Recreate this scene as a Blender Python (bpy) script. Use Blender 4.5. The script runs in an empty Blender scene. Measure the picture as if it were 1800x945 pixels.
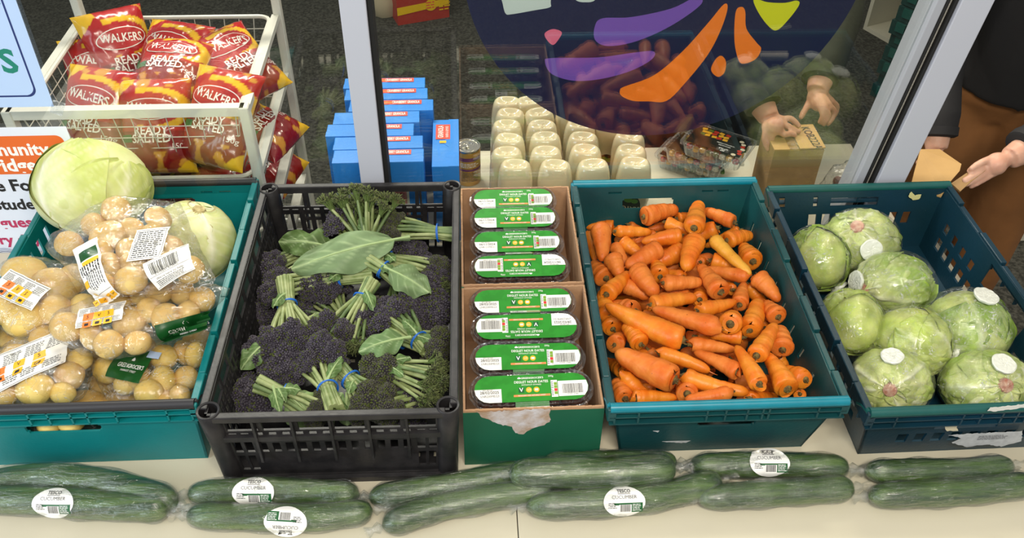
import bpy, math, random
from math import sin, cos, pi, sqrt, radians, hypot, atan2
from mathutils import Vector, Matrix, noise
from mathutils.bvhtree import BVHTree
V = Vector
SC = bpy.context.scene
COL = SC.collection
R = random.Random(7)

# ------------------------------------------------------------------ camera
F_PX, PITCH, YAW, ROLL, CAM_H = 1580.6, 0.7235, 0.0587, 0.0136, 1.2574
fw = V((sin(YAW)*cos(PITCH), cos(YAW)*cos(PITCH), -sin(PITCH)))
r0 = V((cos(YAW), -sin(YAW), 0)); u0 = r0.cross(fw)
rt = r0*cos(ROLL) + u0*sin(ROLL); up = u0*cos(ROLL) - r0*sin(ROLL)
cam = bpy.data.cameras.new('camera'); cam.sensor_width = 36; cam.lens = F_PX/1800*36
cam.clip_start = 0.02; cam.clip_end = 60
co = bpy.data.objects.new('camera', cam); COL.objects.link(co)
co.matrix_world = Matrix(((rt.x, up.x, -fw.x, 0), (rt.y, up.y, -fw.y, 0), (rt.z, up.z, -fw.z, CAM_H), (0, 0, 0, 1)))
SC.camera = co
CAM = V((0, 0, CAM_H))
def ray(px, py): return fw + rt*((px-900)/F_PX) - up*((py-472.5)/F_PX)
def at(px, py, z):                       # where the line of sight meets height z
    d = ray(px, py); return CAM + d*((z-CAM_H)/d.z)
def aty(px, py, y):                      # ... meets the upright plane y
    d = ray(px, py); return CAM + d*(y/d.y)
def ppm(p): return F_PX/((V(p)-CAM).dot(fw))   # pixels per metre there

# ------------------------------------------------------------------ light
W = bpy.data.worlds.new('world'); SC.world = W; W.use_nodes = True
W.node_tree.nodes['Background'].inputs[0].default_value = (0.98, 0.97, 0.95, 1)
W.node_tree.nodes['Background'].inputs[1].default_value = 0.40
def area(name, loc, size, power, color, target, sy=None):
    l = bpy.data.lights.new(name, 'AREA'); l.shape = 'RECTANGLE'; l.size = size; l.size_y = sy or size
    l.energy = power; l.color = color
    o = bpy.data.objects.new(name, l); COL.objects.link(o); o.location = loc
    o.rotation_euler = (V(target)-V(loc)).to_track_quat('-Z', 'Y').to_euler(); return o
area('ceiling_panel_light', (-0.75, 2.9, 1.9), 0.90, 44, (1, 0.93, 0.82), (-0.3, 1.0, 0), 0.12)
area('ceiling_panel_light', (0.9, 2.4, 1.95), 0.80, 24, (1, 0.88, 0.70), (0.5, 1.0, 0), 0.12)
area('ceiling_panel_light', (0.25, -0.5, 2.2), 1.2, 46, (1, 0.92, 0.80), (0.1, 1.4, 0), 0.3)
area('daylight_window_light', (-2.4, -0.3, 1.2), 1.4, 34, (0.78, 0.89, 1.0), (-0.6, 1.3, 0.1), 1.4)
SC.view_settings.view_transform = 'Standard'; SC.view_settings.look = 'None'
SC.view_settings.gamma = 1.0; SC.view_settings.use_curve_mapping = False
SC.view_settings.exposure = 0.30
SC.cycles.transparent_max_bounces = 24
SC.cycles.max_bounces = 8

# ------------------------------------------------------------------ materials
MATS = {}
def srgb(h):
    if isinstance(h, str):
        c = [int(h[i:i+2], 16)/255 for i in (0, 2, 4)]
        return tuple(x/12.92 if x <= .04045 else ((x+.055)/1.055)**2.4 for x in c)
    return h
class N:
    def __init__(s, m): s.t = m.node_tree; s.n = s.t.nodes; s.l = s.t.links
    def new(s, ty, **k):
        n = s.n.new(ty)
        for a, b in k.items():
            if a in n.inputs.keys(): n.inputs[a].default_value = b
            else: setattr(n, a, b)
        return n
    def link(s, a, b): s.l.new(a, b)
def mat(name, color, rough=0.5, metal=0, var=0.0, scale=20, bump=0.0, bscale=60, color2=None, coat=0, sub=0, attr=False,
        stretch=None, spots=None, spec=0.5, thr=(0.35, 0.65)):
    if name in MATS: return MATS[name]
    m = bpy.data.materials.new(name); m.use_nodes = True; q = N(m); b = q.n['Principled BSDF']
    c = srgb(color); b.inputs['Base Color'].default_value = (*c, 1)
    b.inputs['Roughness'].default_value = rough; b.inputs['Metallic'].default_value = metal
    b.inputs['Specular IOR Level'].default_value = spec
    if coat: b.inputs['Coat Weight'].default_value = coat; b.inputs['Coat Roughness'].default_value = 0.15
    if sub: b.inputs['Subsurface Weight'].default_value = sub; b.inputs['Subsurface Scale'].default_value = 0.004
    tc = q.new('ShaderNodeTexCoord'); vec = tc.outputs['Object']
    if stretch:
        mp = q.new('ShaderNodeMapping'); mp.inputs['Scale'].default_value = stretch; q.link(vec, mp.inputs[0]); vec = mp.outputs[0]
    col = None
    if attr:
        a = q.new('ShaderNodeAttribute', attribute_name='Col'); col = a.outputs['Color']
    if var or color2:
        nz = q.new('ShaderNodeTexNoise', Scale=scale, Detail=5.0); q.link(vec, nz.inputs['Vector'])
        rmp = q.new('ShaderNodeMapRange'); rmp.inputs[1].default_value = thr[0]; rmp.inputs[2].default_value = thr[1]; q.link(nz.outputs[0], rmp.inputs[0])
        mx = q.new('ShaderNodeMix', data_type='RGBA')
        q.link(rmp.outputs[0], mx.inputs[0])
        if attr:
            ml = q.new('ShaderNodeMix', data_type='RGBA', blend_type='MULTIPLY'); ml.inputs[0].default_value = 1
            mx.inputs[6].default_value = (1-var, 1-var, 1-var, 1); mx.inputs[7].default_value = (1, 1, 1, 1)
            q.link(col, ml.inputs[6]); q.link(mx.outputs[2], ml.inputs[7]); col = ml.outputs[2]
        else:
            c2 = srgb(color2) if color2 else tuple(max(0, x*(1-var)) for x in c)
            mx.inputs[6].default_value = (*c, 1); mx.inputs[7].default_value = (*c2, 1); col = mx.outputs[2]
    if spots:
        sc, sz, scol = spots
        vo = q.new('ShaderNodeTexVoronoi', Scale=sc); q.link(tc.outputs['Object'], vo.inputs['Vector'])
        r2 = q.new('ShaderNodeMapRange'); r2.inputs[1].default_value = sz*.5; r2.inputs[2].default_value = sz
        r2.inputs[3].default_value = 1; r2.inputs[4].default_value = 0; q.link(vo.outputs['Distance'], r2.inputs[0])
        m2 = q.new('ShaderNodeMix', data_type='RGBA'); m2.inputs[6].default_value = (*c, 1); m2.inputs[7].default_value = (*srgb(scol), 1)
        q.link(r2.outputs[0], m2.inputs[0])
        if col is not None: q.link(col, m2.inputs[6])
        col = m2.outputs[2]
    if col is not None: q.link(col, b.inputs['Base Color'])
    if bump:
        nb = q.new('ShaderNodeTexNoise', Scale=bscale, Detail=4.0); q.link(vec, nb.inputs['Vector'])
        bp = q.new('ShaderNodeBump', Strength=bump, Distance=0.002); q.link(nb.outputs[0], bp.inputs['Height']); q.link(bp.outputs[0], b.inputs['Normal'])
    MATS[name] = m; return m
def film(name, tint=(1, 1, 1), ior=1.45, haze=0.03, bump=0.5, bscale=30, rough=0.12, stretch=(1, 1, 1), gain=1.0, capv=1.0, crease_glint=0.0):
    """clear wrinkled plastic: see-through with sharp glints and a touch of milky haze in the creases"""
    if name in MATS: return MATS[name]
    m = bpy.data.materials.new(name); m.use_nodes = True; q = N(m); q.n.remove(q.n['Principled BSDF'])
    out = q.n['Material Output']
    tr = q.new('ShaderNodeBsdfTransparent'); tr.inputs[0].default_value = (*tint, 1)
    gl = q.new('ShaderNodeBsdfGlossy', Roughness=rough); df = q.new('ShaderNodeBsdfDiffuse'); df.inputs[0].default_value = (.8, .82, .82, 1)
    fr = q.new('ShaderNodeFresnel', IOR=ior)
    ge = q.new('ShaderNodeNewGeometry'); im = q.new('ShaderNodeMapRange'); im.inputs[3].default_value = ior; im.inputs[4].default_value = 1/ior
    q.link(ge.outputs['Backfacing'], im.inputs[0]); q.link(im.outputs[0], fr.inputs['IOR'])     # thin sheet: both faces mirror alike
    tc = q.new('ShaderNodeTexCoord'); mp = q.new('ShaderNodeMapping'); mp.inputs['Scale'].default_value = stretch
    q.link(tc.outputs['Object'], mp.inputs[0])
    m1 = q.new('ShaderNodeMixShader'); m2 = q.new('ShaderNodeMixShader')
    mu = q.new('ShaderNodeMath', operation='MULTIPLY', use_clamp=True); mu.inputs[1].default_value = gain
    q.link(fr.outputs[0], mu.inputs[0]); mn = q.new('ShaderNodeMath', operation='MINIMUM'); mn.inputs[1].default_value = capv; q.link(mu.outputs[0], mn.inputs[0])
    if bump:
        nz = q.new('ShaderNodeTexNoise', Scale=bscale, Detail=5.0, Distortion=1.2); q.link(mp.outputs[0], nz.inputs['Vector'])
        bp = q.new('ShaderNodeBump', Strength=bump, Distance=0.006); q.link(nz.outputs[0], bp.inputs['Height'])
        q.link(bp.outputs[0], gl.inputs['Normal']); q.link(bp.outputs[0], fr.inputs['Normal'])
    if haze:
        n2 = q.new('ShaderNodeTexNoise', Scale=bscale*1.6, Detail=4.0, Distortion=2.0); q.link(mp.outputs[0], n2.inputs['Vector'])
        mr = q.new('ShaderNodeMapRange'); mr.inputs[1].default_value = .5; mr.inputs[2].default_value = .8; mr.inputs[3].default_value = haze*.4; mr.inputs[4].default_value = min(1, haze*6)
        q.link(n2.outputs[0], mr.inputs[0]); q.link(mr.outputs[0], m1.inputs[0])
    else: m1.inputs[0].default_value = 0
    if crease_glint:      # whitish fold lines with their glints painted into the colour, kept to patches
        n3 = q.new('ShaderNodeTexNoise', Scale=bscale*.8, Detail=2.0, Distortion=2.5); q.link(mp.outputs[0], n3.inputs['Vector'])
        sb = q.new('ShaderNodeMath', operation='SUBTRACT'); sb.inputs[1].default_value = .5; q.link(n3.outputs[0], sb.inputs[0])
        ab = q.new('ShaderNodeMath', operation='ABSOLUTE'); q.link(sb.outputs[0], ab.inputs[0])
        l1 = q.new('ShaderNodeMapRange'); l1.inputs[1].default_value = .0; l1.inputs[2].default_value = .022; l1.inputs[3].default_value = crease_glint; l1.inputs[4].default_value = 0; q.link(ab.outputs[0], l1.inputs[0])
        n4 = q.new('ShaderNodeTexNoise', Scale=bscale*.55, Detail=2.0); q.link(tc.outputs['Object'], n4.inputs['Vector'])
        l2 = q.new('ShaderNodeMapRange'); l2.inputs[1].default_value = .48; l2.inputs[2].default_value = .62; q.link(n4.outputs[0], l2.inputs[0])
        pr = q.new('ShaderNodeMath', operation='MULTIPLY'); q.link(l1.outputs[0], pr.inputs[0]); q.link(l2.outputs[0], pr.inputs[1])
        ad = q.new('ShaderNodeMath', operation='MAXIMUM'); q.link(mr.outputs[0], ad.inputs[0]); q.link(pr.outputs[0], ad.inputs[1]); q.link(ad.outputs[0], m1.inputs[0])
        a2 = q.new('ShaderNodeMath', operation='ADD'); q.link(nz.outputs[0], a2.inputs[0]); q.link(pr.outputs[0], a2.inputs[1]); q.link(a2.outputs[0], bp.inputs['Height'])
    q.link(tr.outputs[0], m1.inputs[1]); q.link(df.outputs[0], m1.inputs[2])
    q.link(mn.outputs[0], m2.inputs[0]); q.link(m1.outputs[0], m2.inputs[1]); q.link(gl.outputs[0], m2.inputs[2])
    q.link(m2.outputs[0], out.inputs[0]); MATS[name] = m; return m

# ------------------------------------------------------------------ mesh builders
class MB:
    def __init__(s): s.v = []; s.f = []; s.m = []; s.c = None
    def add(s, vs, fs, mi=0):
        b = len(s.v); s.v += [tuple(x) for x in vs]; s.f += [tuple(b+i for i in f) for f in fs]; s.m += [mi]*len(fs); return s
    def box(s, x0, x1, y0, y1, z0, z1, mi=0, fn=None):
        vs = [(x, y, z) for z in (z0, z1) for y in (y0, y1) for x in (x0, x1)]
        if fn: vs = [fn(*p) for p in vs]
        return s.add(vs, [(0, 2, 3, 1), (4, 5, 7, 6), (0, 1, 5, 4), (2, 6, 7, 3), (0, 4, 6, 2), (1, 3, 7, 5)], mi)
    def tube(s, pts, rad, n=10, mi=0, cap=True, oval=1.0, upv=None, ring_fn=None):
        pts = [V(p) for p in pts]; k = len(pts)
        if not hasattr(rad, '__len__'): rad = [rad]*k
        t = (pts[1]-pts[0]).normalized(); a = V(upv) if upv else (V((0, 0, 1)) if abs(t.z) < .9 else V((1, 0, 0)))
        b = len(s.v); e = a
        for i, p in enumerate(pts):
            t = (pts[min(i+1, k-1)]-pts[max(i-1, 0)]).normalized()
            e = (e - t*e.dot(t)); e = e.normalized() if e.length > 1e-6 else t.orthogonal().normalized()
            g = t.cross(e)
            for j in range(n):
                th = 2*pi*j/n; r = rad[i]*(ring_fn(i, th) if ring_fn else 1)
                s.v.append(tuple(p + e*(cos(th)*r*oval) + g*(sin(th)*r)))
        for i in range(k-1):
            for j in range(n):
                s.f.append((b+i*n+j, b+i*n+(j+1) % n, b+(i+1)*n+(j+1) % n, b+(i+1)*n+j)); s.m.append(mi)
        if cap:
            s.f.append(tuple(b+j for j in range(n-1, -1, -1))); s.m.append(mi)
            s.f.append(tuple(b+(k-1)*n+j for j in range(n))); s.m.append(mi)
        return s
    def lathe(s, prof, n=24, mi=0, c=(0, 0, 0), sx=1, sy=1, cap=True):
        b = len(s.v)
        for (r, z) in prof:
            for j in range(n): s.v.append((c[0]+r*sx*cos(2*pi*j/n), c[1]+r*sy*sin(2*pi*j/n), c[2]+z))
        for i in range(len(prof)-1):
            for j in range(n): s.f.append((b+i*n+j, b+i*n+(j+1) % n, b+(i+1)*n+(j+1) % n, b+(i+1)*n+j)); s.m.append(mi)
        if cap:
            s.f.append(tuple(b+j for j in range(n-1, -1, -1))); s.m.append(mi)
            s.f.append(tuple(b+(len(prof)-1)*n+j for j in range(n))); s.m.append(mi)
        return s
    def grid(s, fn, nu, nv, mi=0, closed_u=False):
        b = len(s.v)
        for j in range(nv+1):
            for i in range(nu+(0 if closed_u else 1)): s.v.append(tuple(fn(i/nu, j/nv)))
        w = nu if closed_u else nu+1
        for j in range(nv):
            for i in range(nu):
                i2 = (i+1) % nu if closed_u else i+1
                s.f.append((b+j*w+i, b+j*w+i2, b+(j+1)*w+i2, b+(j+1)*w+i)); s.m.append(mi)
        return s
    def ball(s, c, r, n=8, mi=0, rot=None):
        c = V(c); r = V((r, r, r)) if not hasattr(r, '__len__') else V(r); b = len(s.v); m2 = n
        def P(x, y, z):
            p = V((x*r.x, y*r.y, z*r.z)); 
            if rot is not None: p = rot @ p
            return tuple(c+p)
        s.v.append(P(0, 0, -1)); k = n//2
        for i in range(1, k):
            ph = -pi/2+pi*i/k
            for j in range(m2): s.v.append(P(cos(ph)*cos(2*pi*j/m2), cos(ph)*sin(2*pi*j/m2), sin(ph)))
        s.v.append(P(0, 0, 1)); top = len(s.v)-1
        for j in range(m2):
            s.f.append((b, b+1+(j+1) % m2, b+1+j)); s.m.append(mi)
            s.f.append((top, b+1+(k-2)*m2+j, b+1+(k-2)*m2+(j+1) % m2)); s.m.append(mi)
        for i in range(k-2):
            for j in range(m2): s.f.append((b+1+i*m2+j, b+1+i*m2+(j+1) % m2, b+1+(i+1)*m2+(j+1) % m2, b+1+(i+1)*m2+j)); s.m.append(mi)
        return s
    def mesh(s, name, mats, smooth=True, ang=38):
        me = bpy.data.meshes.new(name); me.from_pydata(s.v, [], s.f); 
        mats = mats if isinstance(mats, (list, tuple)) else [mats]
        for m in mats: me.materials.append(m)
        if len(mats) > 1: me.polygons.foreach_set('material_index', s.m)
        if smooth:
            me.polygons.foreach_set('use_smooth', [True]*len(me.polygons))
            me.set_sharp_from_angle(angle=radians(ang))
        if s.c:
            a = me.color_attributes.new('Col', 'FLOAT_COLOR', 'POINT')
            a.data.foreach_set('color', [x for c in s.c for x in (*c, 1)])
        me.update(); return me
def link(name, me):
    o = bpy.data.objects.new(name, me); COL.objects.link(o); return o
def part(name, mb, mats, parent, smooth=True, label=None, world=True, ang=38):
    me = mb.mesh(name, mats, smooth, ang) if isinstance(mb, MB) else mb
    o = link(name, me)
    if parent is not None:
        o.parent = parent
        # children of the thing get the thing's inverse so their vertices are world metres; deeper ones inherit it
        if world and parent.parent is None: o.matrix_parent_inverse = Matrix.LocRotScale(parent.location, parent.rotation_euler, None).inverted()
    if label: o['label'] = label
    return o
def thing(name, label, cat, loc=(0, 0, 0), group=None, rz=0):
    o = bpy.data.objects.new(name, None); COL.objects.link(o); o.location = loc; o.rotation_euler = (0, 0, rz)
    o.empty_display_size = .02
    o['label'] = label; o['category'] = cat
    if group: o['group'] = group
    return o
def solo(name, mb, mats, label, cat, group=None, origin=(0, 0, 0), smooth=True, ang=38):
    o = link(name, mb.mesh(name, mats, smooth, ang) if isinstance(mb, MB) else mb)
    if origin != (0, 0, 0):
        d = V(origin); o.data.transform(Matrix.Translation(-d)); o.location = d
    o['label'] = label; o['category'] = cat
    if group: o['group'] = group
    return o
def struct(name, mb, mats, smooth=False):
    o = link(name, mb.mesh(name, mats, smooth)); o['kind'] = 'structure'; return o
def bevel(o, w=0.002, seg=2):
    m = o.modifiers.new('bevel', 'BEVEL'); m.width = w; m.segments = seg; m.limit_method = 'ANGLE'; m.angle_limit = radians(40); return o
def bake(o):
    dg = bpy.context.evaluated_depsgraph_get(); me = bpy.data.meshes.new_from_object(o.evaluated_get(dg)); o.modifiers.clear(); o.data = me; return o
def smoothpts(pts, closed=False, k=6):
    out = []; n = len(pts)
    for i in range(n if closed else n-1):
        g = (lambda j: pts[j % n]) if closed else (lambda j: pts[max(0, min(n-1, j))])
        p0, p1, p2, p3 = [V(g(i+d)) for d in (-1, 0, 1, 2)]
        for s in range(k):
            t = s/k; out.append(.5*((2*p1)+(p2-p0)*t+(2*p0-5*p1+4*p2-p3)*t*t+(3*p1-p0-3*p2+p3)*t**3))
    if not closed: out.append(V(pts[-1]))
    return out

# ------------------------------------------------------------------ flat print
TXT = {}
def text_mesh(s, bold=0.0, res=2):
    k = (s, bold)
    if k not in TXT:
        c = bpy.data.curves.new('t', 'FONT'); c.body = s; c.size = 1; c.align_x = 'CENTER'; c.align_y = 'CENTER'; c.offset = bold
        c.resolution_u = res
        o = bpy.data.objects.new('t', c); me = bpy.data.meshes.new_from_object(o)
        vs = [tuple(v.co)[:2] for v in me.vertices]; fs = [tuple(p.vertices) for p in me.polygons]
        bpy.data.objects.remove(o); bpy.data.curves.remove(c); bpy.data.meshes.remove(me); TXT[k] = (vs, fs)
    return TXT[k]
class Print:
    """flat ink shapes in (u, v) metres, laid on a surface by lay()"""
    def __init__(s): s.s = []; s.mats = []
    def mi(s, m):
        if m not in s.mats: s.mats.append(m)
        return s.mats.index(m)
    def poly(s, pts, m, lay=1):
        s.s.append(([tuple(p)[:2] for p in pts], [tuple(range(len(pts)))], s.mi(m), lay)); return s
    def rect(s, x, y, w, h, m, lay=1, step=None, rot=0):
        nx = max(1, round(w/step)) if step else 1; ny = max(1, round(h/step)) if step else 1
        vs = [((i/nx-.5)*w, (j/ny-.5)*h) for j in range(ny+1) for i in range(nx+1)]
        c_, s_ = cos(rot), sin(rot); vs = [(x+a*c_-b*s_, y+a*s_+b*c_) for a, b in vs]
        s.s.append((vs, [(j*(nx+1)+i, j*(nx+1)+i+1, (j+1)*(nx+1)+i+1, (j+1)*(nx+1)+i) for j in range(ny) for i in range(nx)], s.mi(m), lay)); return s
    def oval(s, x, y, a, b, m, lay=1, n=20, rings=1):
        vs = [(x, y)]+[(x+a*k/rings*cos(2*pi*i/n), y+b*k/rings*sin(2*pi*i/n)) for k in range(1, rings+1) for i in range(n)]
        fs = [(0, 1+i, 1+(i+1) % n) for i in range(n)]
        for k in range(rings-1): fs += [(1+k*n+i, 1+(k+1)*n+i, 1+(k+1)*n+(i+1) % n, 1+k*n+(i+1) % n) for i in range(n)]
        s.s.append((vs, fs, s.mi(m), lay)); return s
    def text(s, t, x, y, size, m, lay=2, rot=0, bold=0.0, sx=1.0, width=None):
        vs, fs = text_mesh(t, bold)
        if width:
            w0 = max(v[0] for v in vs)-min(v[0] for v in vs); sx = width/(w0*size)
        c_, s_ = cos(rot), sin(rot)
        vs = [(x+size*(a*sx*c_-b*s_), y+size*(a*sx*s_+b*c_)) for a, b in vs]
        s.s.append((vs, fs, s.mi(m), lay)); return s
    def barcode(s, x, y, w, h, m, lay=2, rot=0, seed=1):
        rr = random.Random(seed); u = -w/2; c_, s_ = cos(rot), sin(rot)
        while u < w/2:
            bw = w*rr.choice((.012, .02, .03)); s.rect(x+(u+bw/2)*c_, y+(u+bw/2)*s_, bw, h, m, lay, .0025, rot=rot); u += bw+w*rr.choice((.012, .02, .028))
        return s
    def lines(s, x, y, w, h, n, m, lay=2, rot=0, seed=1):
        """small print too fine to read: rows of short word-length strokes"""
        rr = random.Random(seed); c_, s_ = cos(rot), sin(rot)
        for k in range(n):
            v = h/2-(k+.5)*h/n; u = -w/2; e = w/2*rr.uniform(.6, 1)
            while u < e:
                ww = min(h/n*rr.uniform(.6, 2.2), e-u)
                if ww > 1e-5: s.rect(x+(u+ww/2)*c_-v*s_, y+(u+ww/2)*s_+v*c_, ww, h/n*.42, m, lay, rot=rot)
                u += ww+h/n*.35
        return s
    def build(s, fn, eps=0.00025):
        mb = MB()
        for vs, fs, mi, lay in s.s: mb.add([fn(a, b, lay*eps) for a, b in vs], fs, mi)
        return mb
    def mesh(s, name, fn, eps=0.00025, smooth=True): return s.build(fn, eps).mesh(name, s.mats, smooth)
def plane_fn(o, ex, ey):
    o, ex, ey = V(o), V(ex).normalized(), V(ey).normalized(); n = ex.cross(ey)
    return lambda a, b, e: o+ex*a+ey*b+n*e
def bvh_of(mb): return BVHTree.FromPolygons([V(v) for v in mb.v], mb.f)
def drape_fn(bvh, o, ex, ey, reach=.15, off=.0006):
    o, ex, ey = V(o), V(ex).normalized(), V(ey).normalized(); n = ex.cross(ey).normalized(); st = {'d': reach}
    def fn(a, b, e):
        p = o+ex*a+ey*b+n*reach; h = bvh.ray_cast(p, -n)
        if h[0] is None or h[3] > reach*2.2: return p-n*(st['d'])+n*(e+off)
        st['d'] = h[3]; return h[0]+n*(e+off)
    return fn
def frame_px(px, py, z, dx, dy):
    """local axes at a seen point whose u axis runs along (dx, dy) in the picture and lies level"""
    o = at(px, py, z); u = (at(px+dx, py+dy, z)-o).normalized(); v = V((0, 0, 1)).cross(u).normalized(); return o, u, v

# ink and common stock
BLACK = mat('black_ink', '1b1b1d', .6); WHITE = mat('white_paper', 'f2f1ec', .5); INKG = mat('grey_ink', '55565a', .6)
GREEN = mat('label_green', '0f5a2a', .45); YEL = mat('label_yellow', 'f0b41e', .5); ORG = mat('label_orange', 'ee7a2a', .5)
RED = mat('label_red', 'd2342a', .5)

# ================================================================== the setting
FLOOR, T2 = -0.75, -0.05
def paint_attr(mb, fn): mb.c = [fn(*v) for v in mb.v]
m_carpet = mat('carpet', '34342f', 1.0, var=.0, color2='55544c', scale=90, bump=.9, bscale=260, thr=(.38, .66), spec=.1)
struct('floor', MB().box(-6, 6, -2.5, 6, FLOOR-.05, FLOOR), m_carpet)
m_wall = mat('painted_wall', '8c8a84', .8)
struct('wall_back', MB().box(-6, 6, 6, 6.1, FLOOR, 2.1), m_wall)
sk = MB()
struct('baseboard_back', MB().box(-6, 6, 5.98, 6, FLOOR, FLOOR+.1), mat('skirting', 'b9b7b0', .6))
m_lam = mat('cream_laminate', 'cec7b0', .42, var=.05, scale=6, bump=.04, bscale=300, spots=(45, .018, 'a59f8d'))
m_edge = mat('laminate_edge', 'c9c4b4', .5)
def table(x0, x1, y0, y1, z, label, legs, name='table'):
    t = thing(name, label, 'table', ((x0+x1)/2, (y0+y1)/2, FLOOR), 'white tables')
    bevel(part('tabletop', MB().box(x0, x1, y0, y1, z-.025, z), m_lam, t), .0012, 2)
    for (x, y) in legs: part('leg', MB().box(x-.02, x+.02, y-.02, y+.02, FLOOR, z-.025), m_edge, t)
    return t
table(-1.10, .0612, .66, 1.515, 0, 'white tabletop in front of the glass, left of the joint, under the black crate', [(-1.06, .72), (-1.06, 1.47), (.02, .72), (.02, 1.47)])
table(.0627, 1.025, .66, 1.515, 0, 'white tabletop in front of the glass, right of the joint, under the carrot crate', [(.10, .72), (.10, 1.47), (.99, .72), (.99, 1.47)])
table(-.31, 1.0, 1.565, 1.94, T2, 'white table behind the glass with squeeze bottles and cereal boxes on it', [(-.27, 1.6), (-.27, 1.9), (.96, 1.6), (.96, 1.9)])

# glazed partition: posts, rubber gaskets, panes, bottom rail
YG = 1.53
m_alu = mat('pale_anodised_frame', 'b9bdc8', .38, spec=.5)
m_gask = mat('black_gasket', '121212', .7)
def post(x0, x1, lean, y0, y1, m, n):
    f = lambda x, y, z: (x+lean*(z-.1), y, z)
    mb = MB(); w = x1-x0
    for (a, b, c, d) in ((x0, x1, y0, y1),): mb.box(a, b, c, d, FLOOR, 2.1, fn=f)
    o = struct(n, mb, m); bevel(o, .002, 2); return o
post(-.2235, -.176, 0, YG-.02, YG+.05, m_alu, 'trim_1')
post(-.1755, -.166, 0, YG-.014, YG+.03, m_gask, 'trim_2')
LN = .108
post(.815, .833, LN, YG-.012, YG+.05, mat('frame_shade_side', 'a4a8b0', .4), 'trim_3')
post(.8335, .8395, LN, YG-.014, YG+.04, m_gask, 'trim_4')
post(.840, .8475, LN, YG-.006, YG+.04, mat('brush_seal', '7c7a74', .8, color2='b5b3ab', scale=500), 'trim_5')
post(.848, .855, LN, YG-.014, YG+.04, m_gask, 'trim_6')
post(.8555, .917, LN, YG-.022, YG+.05, m_alu, 'trim_7')
struct('trim_8', MB().box(-1.5, .92, YG-.012, YG+.05, -.16, -.10), m_alu)
glass = film('clear_glass', (.95, .97, .96), 1.5, 0, 0, 1, .0, gain=2.3)
struct('window_1', MB().box(-1.5, -.224, YG, YG+.006, -.1, 1.6), glass)
struct('window_2', MB().box(-.166, .96, YG, YG+.006, -.1, 1.6, fn=lambda x, y, z: (x if x < 0 else .815+LN*(z-.1), y, z)), glass)

# round vinyl logo on the rear face of the pane
def G(px, py, y=YG+.0075): return aty(px, py, y)
sx0, sz0, srad = .361, .618, .366
navy = mat('navy_vinyl', '161c44', .5); 
logo = thing('round_logo_sticker', 'large round navy window sticker with orange, purple, pink and yellow shapes', 'sticker', (sx0, YG+.0065, sz0))
mb = MB(); n = 96
for y in (YG+.0064, YG+.0072):
    b = len(mb.v); mb.v += [(sx0+srad*cos(2*pi*i/n), y, sz0+srad*sin(2*pi*i/n)) for i in range(n)]
mb.f += [tuple(range(n)), tuple(range(2*n-1, n-1, -1))]+[(i, i+n, (i+1) % n+n, (i+1) % n) for i in range(n)]; mb.m = [0]*len(mb.f)
part('disc', mb, navy, logo, smooth=False)
def shape(name, pts, m, label):
    pp = smoothpts([(*p, 0) for p in pts], True, 5); mb = MB()
    fr = [aty(p.x, p.y, YG+.0063) for p in pp]; b2 = [p+V((0, -.0004, 0))*0 for p in fr]
    bk = [V((p.x, YG+.0067, p.z)) for p in fr]; k = len(fr)
    mb.add(fr+bk, [tuple(range(k))]+[(i, (i+1) % k, (i+1) % k+k, i+k) for i in range(k)])
    part(name, mb, m, logo, smooth=False, label=label)
pur = mat('purple_vinyl', '7b55b4', .5); orv = mat('orange_vinyl', 'f58426', .5)
shape('purple_stroke', [(1046, 45), (1060, 32), (1110, 30), (1180, 15), (1225, -6), (1232, 8), (1180, 45), (1120, 72), (1070, 81), (1046, 70)], pur, 'upper purple stroke')
shape('purple_stroke', [(958, 108), (970, 102), (1050, 101), (1110, 93), (1148, 90), (1146, 104), (1110, 124), (1060, 138), (1010, 142), (970, 130)], pur, 'lower purple stroke')
shape('pink_blob', [(958, 58), (972, 51), (987, 56), (984, 66), (972, 79), (960, 68)], mat('pink_vinyl', 'e4718f', .5), 'small pink blob')
shape('orange_stroke', [(1090, 158), (1098, 152), (1150, 132), (1200, 90), (1245, 40), (1272, 8), (1279, 14), (1268, 50), (1245, 95), (1205, 145), (1172, 177), (1140, 178), (1112, 177), (1092, 168)], orv, 'long curved orange stroke')
shape('orange_drop', [(1293, 22), (1303, 12), (1310, 20), (1312, 50), (1330, 75), (1338, 86), (1328, 104), (1306, 112), (1297, 102), (1291, 70)], orv, 'tall orange drop')
shape('orange_drop', [(1250, 120), (1258, 104), (1268, 98), (1276, 108), (1274, 126), (1264, 135), (1254, 130)], orv, 'small orange drop')
shape('yellow_shape', [(1325, -2), (1350, 4), (1380, 5), (1400, 1), (1405, 8), (1388, 32), (1366, 53), (1350, 45), (1332, 20)], mat('yellow_vinyl', 'd8d81f', .5), 'rounded yellow triangle')
wv = mat('white_vinyl', 'ccd6d2', .5)
shape('white_letter_foot', [(881, -20), (884, 8), (889, 24), (900, 25), (940, 18), (966, 13), (968, 5), (964, -20), (920, -24)], wv, 'foot of a white letter')
shape('white_letter_foot', [(1005, -20), (1012, 0), (1030, 4), (1046, 0), (1052, -20), (1030, -30)], wv, 'rounded foot of a white letter')

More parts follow.
